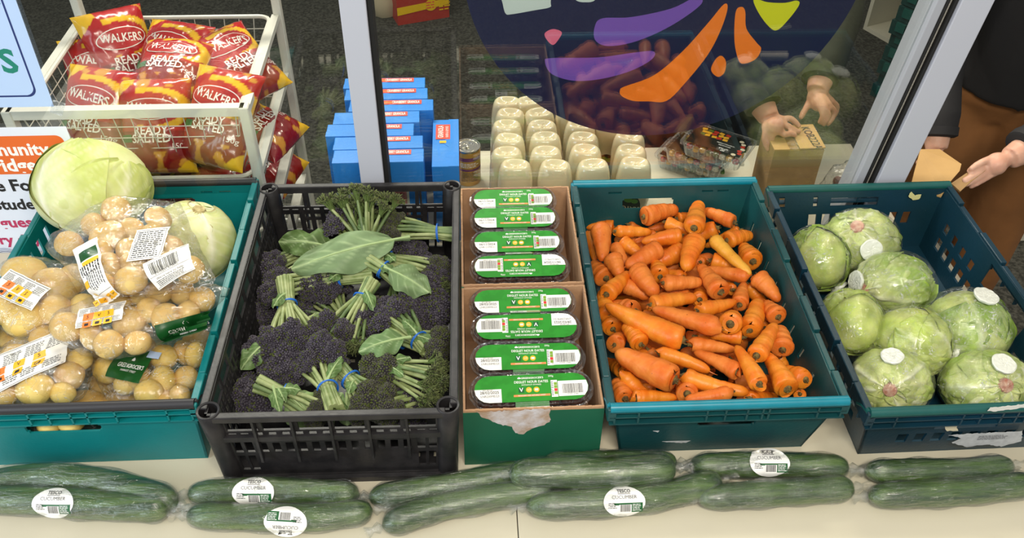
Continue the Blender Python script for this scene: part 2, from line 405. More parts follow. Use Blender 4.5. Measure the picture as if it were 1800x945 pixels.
# ================================================================== crates
def panel(mb, L, H, t, holes, fn, mi=0):
    """plate L x H x t with rectangular holes [x0,x1,z0,z1]; fn maps (u,w,thickness) to the world"""
    xs = sorted({0, L, *[h[0] for h in holes], *[h[1] for h in holes]}); zs = sorted({0, H, *[h[2] for h in holes], *[h[3] for h in holes]})
    xs = [x for x in xs if 0 <= x <= L]; zs = [z for z in zs if 0 <= z <= H]
    def solid(i, j):
        if not (0 <= i < len(xs)-1 and 0 <= j < len(zs)-1): return False
        x, z = (xs[i]+xs[i+1])/2, (zs[j]+zs[j+1])/2
        return not any(h[0] < x < h[1] and h[2] < z < h[3] for h in holes)
    idx = {}
    def vid(i, j, k):
        if (i, j, k) not in idx: idx[i, j, k] = len(mb.v); mb.v.append(tuple(fn(xs[i], zs[j], t*k)))
        return idx[i, j, k]
    def q(*a): mb.f.append(tuple(vid(*p) for p in a)); mb.m.append(mi)
    for i in range(len(xs)-1):
        for j in range(len(zs)-1):
            if not solid(i, j): continue
            q((i, j, 0), (i+1, j, 0), (i+1, j+1, 0), (i, j+1, 0)); q((i, j, 1), (i, j+1, 1), (i+1, j+1, 1), (i+1, j, 1))
            if not solid(i-1, j): q((i, j, 0), (i, j+1, 0), (i, j+1, 1), (i, j, 1))
            if not solid(i+1, j): q((i+1, j, 0), (i+1, j, 1), (i+1, j+1, 1), (i+1, j+1, 0))
            if not solid(i, j-1): q((i, j, 0), (i, j, 1), (i+1, j, 1), (i+1, j, 0))
            if not solid(i, j+1): q((i, j+1, 0), (i+1, j+1, 0), (i+1, j+1, 1), (i, j+1, 1))
    return mb
def walls(x, y, W_, D_, H, rot, ti, holes, t=.004, z0=.004, zt=None, taper=.02, inset=.0):
    """four wall panels; u runs left to right seen from outside. holes = dict(front=,back=,left=,right=)"""
    c_, s_ = cos(rot), sin(rot)
    def wpt(a, b, z): return V((x+a*c_-b*s_, y+a*s_+b*c_, z))
    zt = zt or H; out = {}
    def k(z): return inset+taper*(1-(z-z0)/(zt-z0))
    hh = zt-z0
    # u 0..1 along the tapered width keeps corners closed
    def mk(side):
        L = W_ if side in ('front', 'back') else D_
        def fn(u, w, tt):
            z = z0+w; i = k(z)
            e = (u/L)*(L-2*i)+i
            e = min(max(e, i), L-i)
            if side == 'front': return wpt(e, i+tt, z)
            if side == 'back': return wpt(W_-e, D_-i-tt, z)
            if side == 'left': return wpt(i+tt, D_-e, z)
            return wpt(W_-i-tt, e, z)
        return panel(MB(), L, hh, t, holes.get(side, []), fn)
    for sd in ('front', 'back', 'left', 'right'): out[sd] = mk(sd)
    return out, wpt, k
def slots(x0, x1, n, z0, z1, gap=.35):
    w = (x1-x0)/n; return [(x0+i*w+w*gap/2, x0+(i+1)*w-w*gap/2, z0, z1) for i in range(n)]

# ---- black slatted crate
BX, BY, BW, BD, BH, BR = -.4262, .894, .399, .604, .178, -.010
m_blk = mat('black_crate_plastic', '1b1a1c', .42, color2='2a2829', scale=40, bump=.15, bscale=120, spots=(140, .07, '5c5750'))
bc = thing('plastic_crate', 'black slatted plastic crate with round corner tubes, holding the purple broccoli', 'crate', (BX+BW/2, BY+BD/2, 0))
fh = slots(.022, .377, 6, .128, .160, .14)
for z in (.070, .100): fh += slots(.065, .335, 12, z, z+.024, .42)
fh += [(.025, .038, .02, .06), (.043, .056, .02, .06), (.343, .356, .02, .06), (.361, .374, .02, .06)] + slots(.022, .062, 2, .07, .122, .3)+slots(.338, .378, 2, .07, .122, .3)
sh = slots(.03, .57, 10, .135, .160, .16)
for z in (.03, .058, .086, .112): sh += slots(.03, .57, 34, z, z+.021, .42)
wl, wpt, kk = walls(BX, BY, BW, BD, BH, BR, 0, dict(front=fh, back=fh, left=sh, right=sh), t=.004, zt=BH-.004, taper=.010, inset=.010)
for sd, mb in wl.items(): part('side_panel', mb, m_blk, bc, smooth=False)
mb = MB()
for (a0, a1, b0, b1) in ((0.02, BW-.02, 0, .013), (0.02, BW-.02, BD-.013, BD), (0, .013, .02, BD-.02), (BW-.013, BW, .02, BD-.02)):
    mb.box(a0, a1, b0, b1, BH-.013, BH, fn=lambda a, b, z: wpt(a, b, z))
bevel(part('top_rail', mb, m_blk, bc, smooth=False), .002, 2)
rib = lambda *a, **k: part('rib', MB().box(*a, **k), m_blk, bc, smooth=False)
rib(.006, BW-.006, .006, .016, BH-.066, BH-.055, fn=wpt); rib(.006, BW-.006, BD-.016, BD-.006, BH-.066, BH-.055, fn=wpt)
rib(.01, BW-.01, .006, .014, 0, .012, fn=wpt)
for i in range(1, 6):
    for (b0, b1) in ((.002, .012), (BD-.012, BD-.002)):
        rib(.022+.355*i/6-.002, .022+.355*i/6+.002, b0, b1, .06, BH-.012, fn=lambda a, b, z: wpt(a, b+(.004*(1-z/BH) if b < .1 else -.004*(1-z/BH)), z))
for (a, b) in ((.016, .016), (BW-.016, .016), (.016, BD-.016), (BW-.016, BD-.016)):
    ia = .006 if a < .1 else -.006; ib = .006 if b < .1 else -.006
    mb = MB(); n = 20; prof = [(0, .0165), (.10, .0165), (BH+.001, .0185), (BH+.002, .0175), (BH+.001, .0145), (.12, .012)]
    for (z, r) in prof:
        f = 1-z/BH; cc = wpt(a+ia*f, b+ib*f, z)
        for j in range(n): mb.v.append((cc.x+r*cos(2*pi*j/n), cc.y+r*sin(2*pi*j/n), z))
    for i in range(len(prof)-1):
        for j in range(n): mb.f.append((i*n+j, i*n+(j+1) % n, (i+1)*n+(j+1) % n, (i+1)*n+j)); mb.m.append(0)
    mb.f.append(tuple((len(prof)-1)*n+j for j in range(n))); mb.m.append(0)
    part('corner_tube', mb, m_blk, bc, ang=50)
gh = []
for i in range(12): gh += slots(.03, .355, 10, .03+i*.044, .03+i*.044+.012, .7)
part('base', panel(MB(), BW-.036, BD-.036, .004, gh, lambda u, w, t: wpt(.018+u, .018+w, .004+t)), m_blk, bc, smooth=False)

# ---- folding-bar crates
def bar_crate(name, label, x, y, W_, D_, H, rot, mbody, mbar, holes, taper=.028, step=True, backhandle=True):
    t = thing('plastic_crate', label, 'crate', (x+W_/2, y+D_/2, 0))
    zf = H-.038
    wl, wpt, kk = walls(x, y, W_, D_, H, rot, 0, holes, t=.004, z0=.003, zt=H-.008, taper=taper, inset=.010)
    for sd in ('front', 'back', 'left', 'right'): part('side_panel', wl[sd], mbody, t, smooth=False)
    # outer flange band with ribs under the rim
    for sd in ('front', 'back'):
        rib = lambda *a, **k: part('rib', MB().box(*a, **k), mbody, t, smooth=False)
        b0, b1 = (0, .0025) if sd == 'front' else (D_-.0025, D_)
        for z in (zf, zf+.016, H-.010): rib(.004, W_-.004, min(b0, D_-.012), max(b1, .012) if sd == 'front' else D_, z-.0015, z+.0015, fn=wpt)
        xs_ = [.012, .05, .16, .19, .225, .25, W_-.13, W_-.05, W_-.012] if sd == 'front' else [.012, .1, .2, .3, W_-.012]
        for q in xs_: rib(q-.0015, q+.0015, b0 if sd == 'front' else D_-.012, .012 if sd == 'front' else D_, zf, H-.010, fn=wpt)
    # stepped side rims
    for sd in ('left', 'right'):
        mb = MB(); a0, a1 = (0, .012) if sd == 'left' else (W_-.012, W_)
        ys = [0.0, .07, .075, .16, .165, .25, .255, .345, .35, .44, .445, .53, .535, D_]
        for i in range(0, len(ys)-1):
            dz = 0 if i % 2 == 0 else -.007
            if (i//2) % 2: dz -= .004
            da = 0.002 if (i//2) % 2 else 0
            mb.box(a0+(da if sd == 'left' else 0), a1-(da if sd == 'right' else 0), ys[i], ys[i+1], H-.030, H-.002+dz, fn=wpt)
        for i in range(12): 
            b = .03+i*(D_-.06)/11
            aa = (.001, .010) if sd == 'left' else (W_-.010, W_-.001)
            mb.box(*aa, b-.0015, b+.0015, H-.045, H-.028, fn=wpt)
        bevel(part('side_rim', mb, mbody, t, smooth=False), .0012, 1)
    for b in (.0065, D_-.0065):
        mb = MB().tube([wpt(.004, b, H-.004), wpt(W_/2, b, H-.0045), wpt(W_-.004, b, H-.004)], .0085, 12)
        for a in (.004, W_-.004): mb.tube([wpt(a, b, H-.004), wpt(a, b+(.02 if b < .1 else -.02), H-.010), wpt(a, b+(.035 if b < .1 else -.035), H-.022)], .005, 8)
        part('carrying_bar', mb, mbar, t, ang=60)
    ib = .010+taper
    part('base', panel(MB(), W_-2*ib, D_-2*ib, .005, holes.get('base', []), lambda u, w, tt: wpt(ib+u, ib+w, .001+tt)), mbody, t, smooth=False)
    return t, wpt
m_teal = mat('teal_crate_plastic', '04787a', .42, var=.12, scale=14, bump=.12, bscale=200)
m_dteal = mat('dark_teal_crate_plastic', '0c3d42', .42, color2='114b4c', scale=9, bump=.2, bscale=180, spots=(60, .03, '6f8f8c'))
m_bteal = mat('bright_teal_bar', '0a7f92', .35, var=.15, scale=30)
m_navyteal = mat('navy_teal_crate_plastic', '0a2d38', .4, color2='0e3446', scale=7, bump=.2, bscale=180, spots=(60, .025, '5f7d86'))
m_gbar = mat('green_teal_bar', '155652', .4, var=.15, scale=30)
m_dgbar = mat('charcoal_bar', '29282b', .45)
def handle(c, w, z0, z1): return [(c-w/2, c+w/2, z0, z1), (c-w/2-.004, c+w/2+.004, z0+.004, z1-.004)]
PX, PY, PW, PD, PH = -.862, .938, .424, .607, .16
pc, ppt = bar_crate('c', 'bright teal plastic crate with charcoal bars, heaped with bagged potatoes and two cabbages', PX, PY, PW, PD, PH, 0, m_teal, m_dgbar,
    dict(front=handle(.196, .12, .084, .104), back=handle(.2, .13, .100, .122)+[(.05, .075, .132, .136), (.09, .115, .132, .136), (.30, .325, .132, .136), (.335, .36, .132, .136)],
         left=slots(.08, .25, 4, .09, .125, .6)+[(.40, .50, .09, .128)], right=slots(.1, .5, 6, .085, .11, .75)), taper=.008)
KX, KY, KW, KD, KH = .2075, .902, .390, .609, .160
kc, kpt = bar_crate('c', 'dark teal plastic crate with bright teal bars, full of loose carrots', KX, KY, KW, KD, KH, -.002, m_dteal, m_bteal,
    dict(front=handle(.205, .10, .078, .100), back=handle(.23, .11, .098, .122)+[(.05, .075, .134, .138), (.085, .11, .134, .138), (.29, .32, .134, .138)],
         left=slots(.1, .5, 6, .09, .115, .8), right=slots(.06, .56, 8, .085, .11, .85)), taper=.026)
LX, LY, LW, LD, LH, LR = .620, .883, .396, .607, .151, .009
lf = slots(.06, .34, 8, .035, .062, .4)+[(.13, .25, .076, .098)]
lb = slots(.055, .315, 8, .060, .088, .42)+[(.15, .26, .105, .125), (.29, .30, .105, .13), (.365, .378, .105, .13)]
lr = slots(.05, .20, 5, .035, .06, .4)+slots(.38, .56, 5, .035, .06, .4)+slots(.40, .56, 4, .075, .095, .5)+[(.21, .37, .08, .128)]
lc, lpt = bar_crate('c', 'dark navy-teal slotted plastic crate at the right, holding film-wrapped lettuces', LX, LY, LW, LD, LH, LR, m_navyteal, m_gbar,
    dict(front=lf, back=lb, left=lr, right=lr), taper=.024)
# torn paper labels left on the crates
def scrap(pts, m, t, label, name='torn_label', y0=None, parent=None):
    pass
def vpatch(name, parent, pts, m, ypl, label=None, jag=.0012, th=.0004, seed=1):
    """ragged paper patch on an upright face; pts in picture units mapped on the plane y = ypl"""
    rr = random.Random(seed); P = [aty(px, py, ypl) for px, py in pts]; Q = []
    for i, p in enumerate(P):
        q = P[(i+1) % len(P)]; n = max(1, int((q-p).length/.004))
        for k in range(n): Q.append(p.lerp(q, k/n)+V((rr.uniform(-1, 1)*jag, 0, rr.uniform(-1, 1)*jag)))
    k = len(Q); F = [q-V((0, th, 0)) for q in Q]
    mb = MB().add(F+Q, [tuple(range(k))]+[(i, (i+1) % k, (i+1) % k+k, i+k) for i in range(k)])
    return part(name, mb, m, parent, smooth=False, label=label)
m_scrap = mat('torn_paper', 'b9bcbd', .7, var=.2, scale=80)
vpatch('label_scrap', kc, [(1162, 776), (1180, 768), (1200, 770), (1218, 762), (1222, 770), (1205, 778), (1180, 777)], m_scrap, KY+.0305, 'scrap of white label', seed=2)
vpatch('label_scrap', kc, [(1145, 755), (1158, 746), (1162, 750), (1156, 760)], m_scrap, KY+.024, 'small scrap of white label', seed=3)
vpatch('label_scrap', lc, [(1668, 764), (1700, 762), (1797, 757), (1796, 775), (1760, 784), (1735, 780), (1700, 785), (1672, 777), (1690, 770)], m_scrap, LY+.019, 'torn white delivery label', seed=4)
vpatch('label_scrap', lc, [(1735, 722), (1740, 716), (1800, 710), (1800, 716), (1750, 722)], mat('scrap_white', 'd8d8d2', .7), LY-.0035, 'white sticker edge on the bar', seed=5)
vpatch('label_scrap', lc, [(1660, 745), (1680, 742), (1684, 756), (1662, 757)], mat('scrap_cream', 'c9c0a4', .7), LY+.016, 'cream sticker remnant', seed=5)
vpatch('label_scrap', lc, [(1596, 345), (1602, 337), (1608, 343), (1619, 341), (1616, 350), (1604, 351)], mat('scrap_yellow', 'cfc98a', .7), LY+LD-.02, 'yellow and white sticker remnant', seed=6)
pr_ = Print(); pr_.lines(0, 0, .05, .012, 4, INKG, 1, seed=3)
o_ = aty(1745, 768, LY+.0181); part('print', pr_.mesh('print', plane_fn(o_, (1, -.01, .04), (0, 0, 1))), None, lc)

# ---- cardboard trays with date packs
m_card = mat('cardboard', 'b8906c', .8, var=.12, scale=60, bump=.2, bscale=250)
m_cgreen = mat('green_printed_card', '0e5a40', .6, var=.12, scale=12)
m_tear = mat('torn_card', 'a8917c', .9, color2='c6c3c6', scale=40, bump=.5, bscale=200)
CX0, CX1 = -.0205, .2055
def cardbox(y0, y1, label):
    t = thing('cardboard_tray', label, 'tray', ((CX0+CX1)/2, (y0+y1)/2, 0), 'card trays of date packs')
    H = .141; th = .0035
    for nm, a in (('side_wall', (CX0, CX0+th, y0, y1)), ('side_wall', (CX1-th, CX1, y0, y1)), ('end_wall', (CX0+th, CX1-th, y0, y0+th)), ('end_wall', (CX0+th, CX1-th, y1-th, y1))):
        mb = MB(); L = max(a[1]-a[0], a[3]-a[2]); n = 40; rr = random.Random(int(y0*1000)+len(nm)+int(a[0]*900)); alx = (a[1]-a[0]) > (a[3]-a[2])
        for i in range(n):
            f0, f1 = i/n, (i+1)/n; hh = H-rr.random()*.0014
            if alx: mb.box(a[0]+L*f0, a[0]+L*f1, a[2], a[3], 0, hh)
            else: mb.box(a[0], a[1], a[2]+L*f0, a[2]+L*f1, 0, hh)
        part(nm, mb, m_card, t, smooth=False)
    part('base', MB().box(CX0, CX1, y0, y1, 0, .003), m_card, t, smooth=False)
    return t
cb1 = cardbox(.925, 1.214, 'nearer open cardboard tray, green outside with a torn patch, holding four date packs')
cb2 = cardbox(1.220, 1.520, 'farther open cardboard tray against the glass, holding four date packs')
part('printed_face', MB().box(CX0-.0006, CX1+.0006, .9240, .925, 0, .1355), m_cgreen, cb1, smooth=False, label='dark green outer face')
part('printed_face', MB().box(CX0-.001, CX0+.004, 1.216, 1.2205, .1, .137), m_cgreen, cb2, smooth=False, label='dark green corner edge')
vpatch('torn_patch', cb1, [(838, 724), (968, 718), (966, 742), (950, 748), (935, 752), (922, 762), (905, 760), (898, 750), (880, 745), (862, 738), (848, 732)], m_tear, .9238, 'torn brown and white patch', .002, seed=8)

m_clam = film('clamshell_plastic', (.93, .93, .95), 1.5, .03, .35, 60, .08, gain=1.6)
m_date = mat('dark_dates', '2a1410', .35, color2='4a2418', scale=60, bump=.5, bscale=120)
m_lgreen = mat('bright_green_card', '1c8219', .45, color2='228c20', scale=50, thr=(.45, .55))
m_barO = mat('tray_orange_band', 'e98a4e', .5); m_yg = mat('olive_stamp', 'a8a22c', .5)
def stad(w, d, n=10):
    r = d/2; pts = []
    for i in range(n+1): a = -pi/2+pi*i/n; pts.append((w/2-r+r*cos(a), r*sin(a)))
    for i in range(n+1): a = pi/2+pi*i/n; pts.append((-w/2+r+r*cos(a), r*sin(a)))
    return pts
def loft(mb, rings, mi=0, cap0=True, cap1=True):
    b = len(mb.v); n = len(rings[0])
    for r in rings: mb.v += [tuple(p) for p in r]
    for i in range(len(rings)-1):
        for j in range(n): mb.f.append((b+i*n+j, b+i*n+(j+1) % n, b+(i+1)*n+(j+1) % n, b+(i+1)*n+j)); mb.m.append(mi)
    if cap0: mb.f.append(tuple(b+j for j in range(n-1, -1, -1))); mb.m.append(mi)
    if cap1: mb.f.append(tuple(b+(len(rings)-1)*n+j for j in range(n))); mb.m.append(mi)
    return mb
def date_pack(px, py, z, w, flip, date, code, label, tilt=0, wob=0):
    c = at(px, py, z); t = thing('date_pack', label, 'fruit pack', (c.x, c.y, c.z-.045), 'boxes of stoned dates', 0)
    d = .062; q = -1 if flip else 1; ct, st = cos(tilt), sin(tilt); lean = radians(14)
    def F(a, b, e):                      # a across, b away, e up, on the lid
        a, b = a*q, b*q; y = b*cos(lean)-e*sin(lean); zz = b*sin(lean)+e*cos(lean)
        return V((c.x+a*ct-y*st, c.y+a*st+y*ct, c.z+zz))
    lean = radians(16)
    rg = lambda ww, dd, e: [F(x, y, e) for x, y in stad(ww, dd)]
    mb = MB(); loft(mb, [rg(w-.02, d-.012, -.042), rg(w-.012, d-.006, -.01), rg(w+.002, d+.006, -.006), rg(w+.002, d+.006, -.003), rg(w-.004, d, -.002), rg(w-.006, d-.002, .006), rg(w-.010, d-.006, .006), rg(w-.014, d-.01, .0025)])
    part('clear_tray', mb, m_clam, t, ang=30)
    mb = MB(); rr = random.Random(int(px*7+py))
    for i in range(9):
        for j in range(3):
            mb.ball(F((i-4)*w*.093+rr.uniform(-.002, .002), (j-1)*.016, -.014+rr.uniform(-.004, .002)), (.012, .009, .010), 8)
    loft(mb, [rg(w-.028, d-.02, -.040), rg(w-.03, d-.02, -.016)])
    part('dates', mb, m_date, t)['kind'] = 'stuff'
    P = Print(); pts = stad(w-.018, d-.014, 8); P.poly(pts, m_lgreen, 1)
    r = (d-.014)/2; ww = (w-.018)/2
    P.rect(0, -.022, w*.27, .024, m_lgreen, 1); P.rect(0, -.036, w*.27, .010, WHITE, 1)
    P.rect(-.016, -.036, w*.13, .005, m_yg, 2); P.text('200g', w*.045, -.036, .006, BLACK, 2); P.lines(w*.095, -.036, w*.06, .007, 2, INKG, 2)
    # date panel and barcode panel follow the rounded ends
    lpts = [p for p in pts if p[0] < -ww+.044 and p[1] < .002]; lpts = sorted(lpts, key=lambda p: p[1])
    P.poly([(-ww+.044, -r), (-ww+.044, .000), (-ww+.0005, .000)]+[p for p in sorted(lpts, key=lambda p: -p[1])], WHITE, 2)
    rp = sorted([p for p in pts if p[0] > ww-.05 and p[1] < .008], key=lambda p: p[1])
    P.poly([(ww-.050, .010), (ww-.050, -r*.72)]+[(p[0]-.0005, p[1]) for p in rp if p[1] > -r*.75]+[(ww-.003, .010)], WHITE, 2)
    P.text(date, -ww+.0245, -.006, .0068, BLACK, 3, bold=.01, width=.031); P.text(code, -ww+.025, -.0125, .0055, INKG, 3, width=.030); P.text('BEST BEFORE:', -ww+.022, -.0015, .0028, BLACK, 3)
    P.barcode(ww-.027, -.004, .033, .017, BLACK, 3, seed=4); P.text('5 010251 673842', ww-.027, -.0142, .0028, BLACK, 3)
    P.text("GREENGROCER'S", .002, .0175, .0048, WHITE, 3, bold=.012); P.text('DEGLET NOUR DATES', 0, .0105, .0062, WHITE, 3, bold=.012, width=.056); P.text('WITHOUT STONES', 0, .0052, .0038, WHITE, 3)
    P.poly([(-.022, .0165), (-.017, .0165), (-.017, .0185), (-.0195, .020), (-.022, .0185)], WHITE, 2)
    P.rect(-.017, -.0035, .009, .0095, GREEN, 2); P.text('V', -.017, -.0035, .010, WHITE, 3, bold=.02)
    P.oval(-.0045, -.0035, .0048, .0048, YEL, 2); P.text('1/3', -.0045, -.0035, .005, WHITE, 3); P.oval(.008, -.0035, .0048, .0048, YEL, 2); P.rect(.008, -.0035, .0055, .0035, WHITE, 3)
    P.rect(0, -.0135, .060, .0036, m_barO, 2); P.text('SUCCULENT AND NATURALLY SWEET', 0, -.0135, .0026, WHITE, 3, bold=.01)
    P.text('200g', .033, .0195, .0045, WHITE, 3); P.rect(.0375, -.003, .0105, .030, WHITE, 2)
    for k, cm in enumerate((mat('traffic_green', '7aa12e', .5), mat('traffic_green', '7aa12e', .5), RED, mat('traffic_green', '7aa12e', .5))): P.rect(.0398, .0055-k*.0055, .0052, .005, cm, 3)
    P.lines(.0345, -.003, .004, .026, 8, INKG, 3)
    me = P.mesh('label', lambda a, b, e: F(a, b, .0062+e-(0 if b > -.026 else (.026+b)*-1.1)), .0002)
    part('label', me, None, t, label='green card label with white panels')
    return t
DP = [((902, 352), .172, 0, '06/11/2024', 'LNR121ME/21', 'farthest date pack in the farther cardboard tray, against its back wall', 0),
      ((905, 385), .173, 0, '06/11/2024', 'LNR121ME/21', 'second date pack from the back in the farther cardboard tray', 0),
      ((909, 427), .176, 0, '06/11/2024', 'LNR121ME/21', 'third date pack from the back in the farther cardboard tray', 0),
      ((914, 470), .182, 1, '06/11/2024', 'LNR121ME/21', 'upside-down nearest date pack in the farther cardboard tray', 0),
      ((919, 531), .185, 0, '28/02/2025', 'LNR230ME/23', 'farthest date pack in the nearer cardboard tray', 0),
      ((925, 576), .187, 1, '28/02/2025', 'LNR230ME/23', 'upside-down date pack, second from the back in the nearer cardboard tray', 0),
      ((928, 629), .188, 0, '28/02/2025', 'LNR230ME/23', 'third date pack from the back in the nearer cardboard tray', 0),
      ((934, 684), .196, 0, '28/02/2025', 'LNR230ME/23', 'nearest date pack, tilted at the front of the nearer cardboard tray', .02)]
for (p, w, fl, dt, cd, lb_, tl) in DP: date_pack(p[0], p[1], .128, w*1.05, fl, dt, cd, lb_, tl)

# ================================================================== cucumbers in shrink film
m_cuc = mat('cucumber_skin', '223f14', .30, color2='5a7a28', scale=13, bump=.5, bscale=50, stretch=(.5, 6, 6), spots=(120, .05, '6a8a45'), thr=(.4, .75))
m_cfilm = film('cucumber_film', (.97, .98, .97), 1.45, .012, .9, 60, .08, (.45, 2.2, 2.2), gain=3.0, capv=.36, crease_glint=.32)
def tup(p): return (p.x, p.y, p.z)
def cucumber(pts, r, z, label, lab=None, seed=1, tails=(1, 1), bulge=1.0, zs=None):
    rr = random.Random(seed)
    ctl = [at(x, y, (zs[i] if zs else z)) for i, (x, y) in enumerate(pts)]
    P = smoothpts(ctl, False, 12); n = len(P)
    c = P[n//2]; t = solo('cucumber', MB(), m_cuc, label, 'cucumber', 'film-wrapped cucumbers along the front of the table', origin=tup(V((c.x, c.y, c.z-r))))
    k1, k2 = rr.uniform(0, 6), rr.uniform(5, 8)
    def rad(i, rr0):
        s = i/(n-1); e = min(s/.17, 1); f = min((1-s)/.13, 1)
        return rr0*max(.10, (1-(1-e)**1.9)**.62*(1-(1-f)**1.9)**.58)*(1+.03*sin(k1+s*k2*2))*(1-.10*abs(s-.45))
    mb = MB().tube(P, [rad(i, r) for i in range(n)], 20, ring_fn=lambda i, th: 1+.026*sin(th*8+k1)+.016*sin(i*1.9+th*3)+.012*noise.noise(V((i*.7, th*3, seed))))
    me = mb.mesh('cucumber', m_cuc, ang=60); me.transform(Matrix.Translation(-t.location)); t.data = me
    # film: a little looser than the fruit, gathered into a crimped tail at each end
    dA = (P[0]-P[2]).normalized(); dB = (P[-1]-P[-3]).normalized()
    fp, fr = [], []
    def off(d, k): q = d*k; return q
    if tails[0]:
        fp += [P[0]+dA*.026+V((0, 0, -.003)), P[0]+dA*.015, P[0]+dA*.006]; fr += [.011, .0045, .010]
    else: fp += [P[0]+dA*.004]; fr += [.006]
    for i in range(0, n): fp.append(P[i]); fr.append(rad(i, r)+.0024+.0012*sin(i*.8+k1))
    if tails[1]:
        fp += [P[-1]+dB*.006, P[-1]+dB*.015, P[-1]+dB*.026+V((0, 0, -.003))]; fr += [.010, .0045, .011]
    else: fp += [P[-1]+dB*.004]; fr += [.006]
    fm = MB().tube(fp, fr, 24, ring_fn=lambda i, th: 1+.03*sin(th*5+i*.5+k1)+.05*max(0, -sin(th))*0, cap=False)
    part('film_wrap', fm, m_cfilm, t, ang=80)
    if lab:
        (lx, ly, ang, ws, flip) = lab
        bv = bvh_of(mb)
        o = at(lx, ly, z+r*.55); u = (at(lx+20, ly, z+r*.55)-o).normalized(); a = ang
        nrm = V((0, -.62, .78)).normalized(); u = (u-nrm*u.dot(nrm)).normalized(); v = nrm.cross(u)
        u2 = u*cos(a)+v*sin(a); v2 = nrm.cross(u2)
        Q = Print(); q = -1 if flip else 1
        Q.oval(0, 0, .0335, .0235, WHITE, 1, 32, 9)
        Q.rect(.006*q, -.0030*q, .046, .0035, GREEN, 2, .003); Q.rect(.018*q, -.0095*q, .022, .013, GREEN, 2, .003)
        Q.rect(.001*q, -.0105*q, .020, .0135, WHITE, 3, .003); Q.barcode(.001*q, -.0095*q, .016, .011, BLACK, 4, seed=5)
        Q.text('TESCO', 0, .0165*q, .0070, BLACK, 3, bold=.02, rot=0 if q > 0 else pi); Q.rect(0, .0127*q, .020, .0007, BLACK, 3)
        Q.text('CUCUMBER', 0, .0075*q, .0075, INKG, 3, width=.040, rot=0 if q > 0 else pi)
        Q.lines(.020*q, -.0085*q, .015, .012, 5, WHITE, 4); Q.lines(-.019*q, -.005*q, .014, .010, 4, BLACK, 3)
        part('label', Q.mesh('label', drape_fn(bv, o-nrm*.0, u2, v2, .06, .0034), .0005), None, t, label='oval white label with green corner')
    return t
cucumber([(-45, 858), (60, 840), (190, 850), (312, 885)], .0245, .024, 'back cucumber of the leftmost pair, curved and without a label', None, 1, (0, 1))
cucumber([(-45, 876), (80, 880), (190, 888), (300, 893)], .0235, .0235, 'nearest cucumber of the leftmost pair, oval label facing up', (97, 884, .0, 1, 0), 2, (0, 1))
cucumber([(330, 868), (430, 862), (530, 863), (632, 870)], .0215, .0215, 'cucumber with an oval label against the front of the black crate', (447, 865, 0, 1, 0), 3)
cucumber([(328, 905), (430, 909), (560, 909), (655, 896)], .0215, .0215, 'cucumber nearer the viewer under the labelled one, its upside-down label low on the side', (503, 917, -.05, 1, 1), 4)
cucumber([(648, 874), (740, 862), (830, 847), (925, 825)], .0215, .0215, 'unlabelled cucumber just right of the black crate front, behind the slanting one', None, 5, (1, 0))
cucumber([(672, 925), (760, 895), (870, 873), (975, 858)], .0220, .022, 'slanting unlabelled cucumber reaching closest to the table edge', None, 6, (1, 0))
cucumber([(955, 813), (1030, 812), (1110, 810), (1190, 812)], .0185, .019, 'cucumber hidden behind the one that lies on top, under the green card tray', None, 7)
cucumber([(895, 833), (990, 831), (1090, 829), (1188, 822)], .0255, .048, 'pale milky-filmed cucumber lying on top of the others at the middle', None, 8)
cucumber([(925, 890), (1040, 884), (1160, 872), (1268, 843)], .0235, .024, 'labelled cucumber lying in front of the topmost one', (1096, 881, .03, 1, 0), 9)
cucumber([(1212, 818), (1300, 817), (1400, 817), (1492, 822)], .0215, .022, 'labelled cucumber pushed against the carrot crate', (1349, 812, .0, 1, 0), 10)
cucumber([(1226, 876), (1320, 869), (1420, 863), (1500, 856)], .0215, .022, 'bright green unlabelled cucumber in front of the one against the carrot crate', None, 11)
cucumber([(1520, 828), (1600, 828), (1700, 826), (1780, 818)], .0205, .021, 'farther cucumber of the rightmost pair, against the lettuce crate', None, 12)
cucumber([(1527, 872), (1620, 868), (1720, 862), (1820, 848)], .0220, .022, 'nearer cucumber of the rightmost pair, running out of the picture', None, 13)

# ================================================================== where-is-it wording
def where(fx, fy):
    a = ['left', 'centre-left', 'centre', 'centre-right', 'right'][max(0, min(4, int(fx*5)))]
    b = ['back', 'mid-back', 'middle', 'mid-front', 'front'][max(0, min(4, int((1-fy)*5)))]
    return f'{b} {a} of the heap'
ORD = ['leftmost', 'second', 'third', 'fourth', 'fifth', 'sixth', 'seventh', 'eighth']
def dedupe(items, group):
    """items: (object, label, x, y); equal labels get a left-to-right order, what is hidden keeps a shared label and a group"""
    by = {}
    for it in items: by.setdefault(it[1], []).append(it)
    for l, g in by.items():
        if len(g) == 1: g[0][0]['label'] = l
        else:
            g.sort(key=lambda q: q[2])
            for k, q in enumerate(g): q[0]['label'] = l+', '+ORD[min(k, 7)]+' of '+['', '', 'two', 'three', 'four', 'five', 'six', 'seven', 'eight'][min(8, len(g))]
    for it in items: it[0]['group'] = group

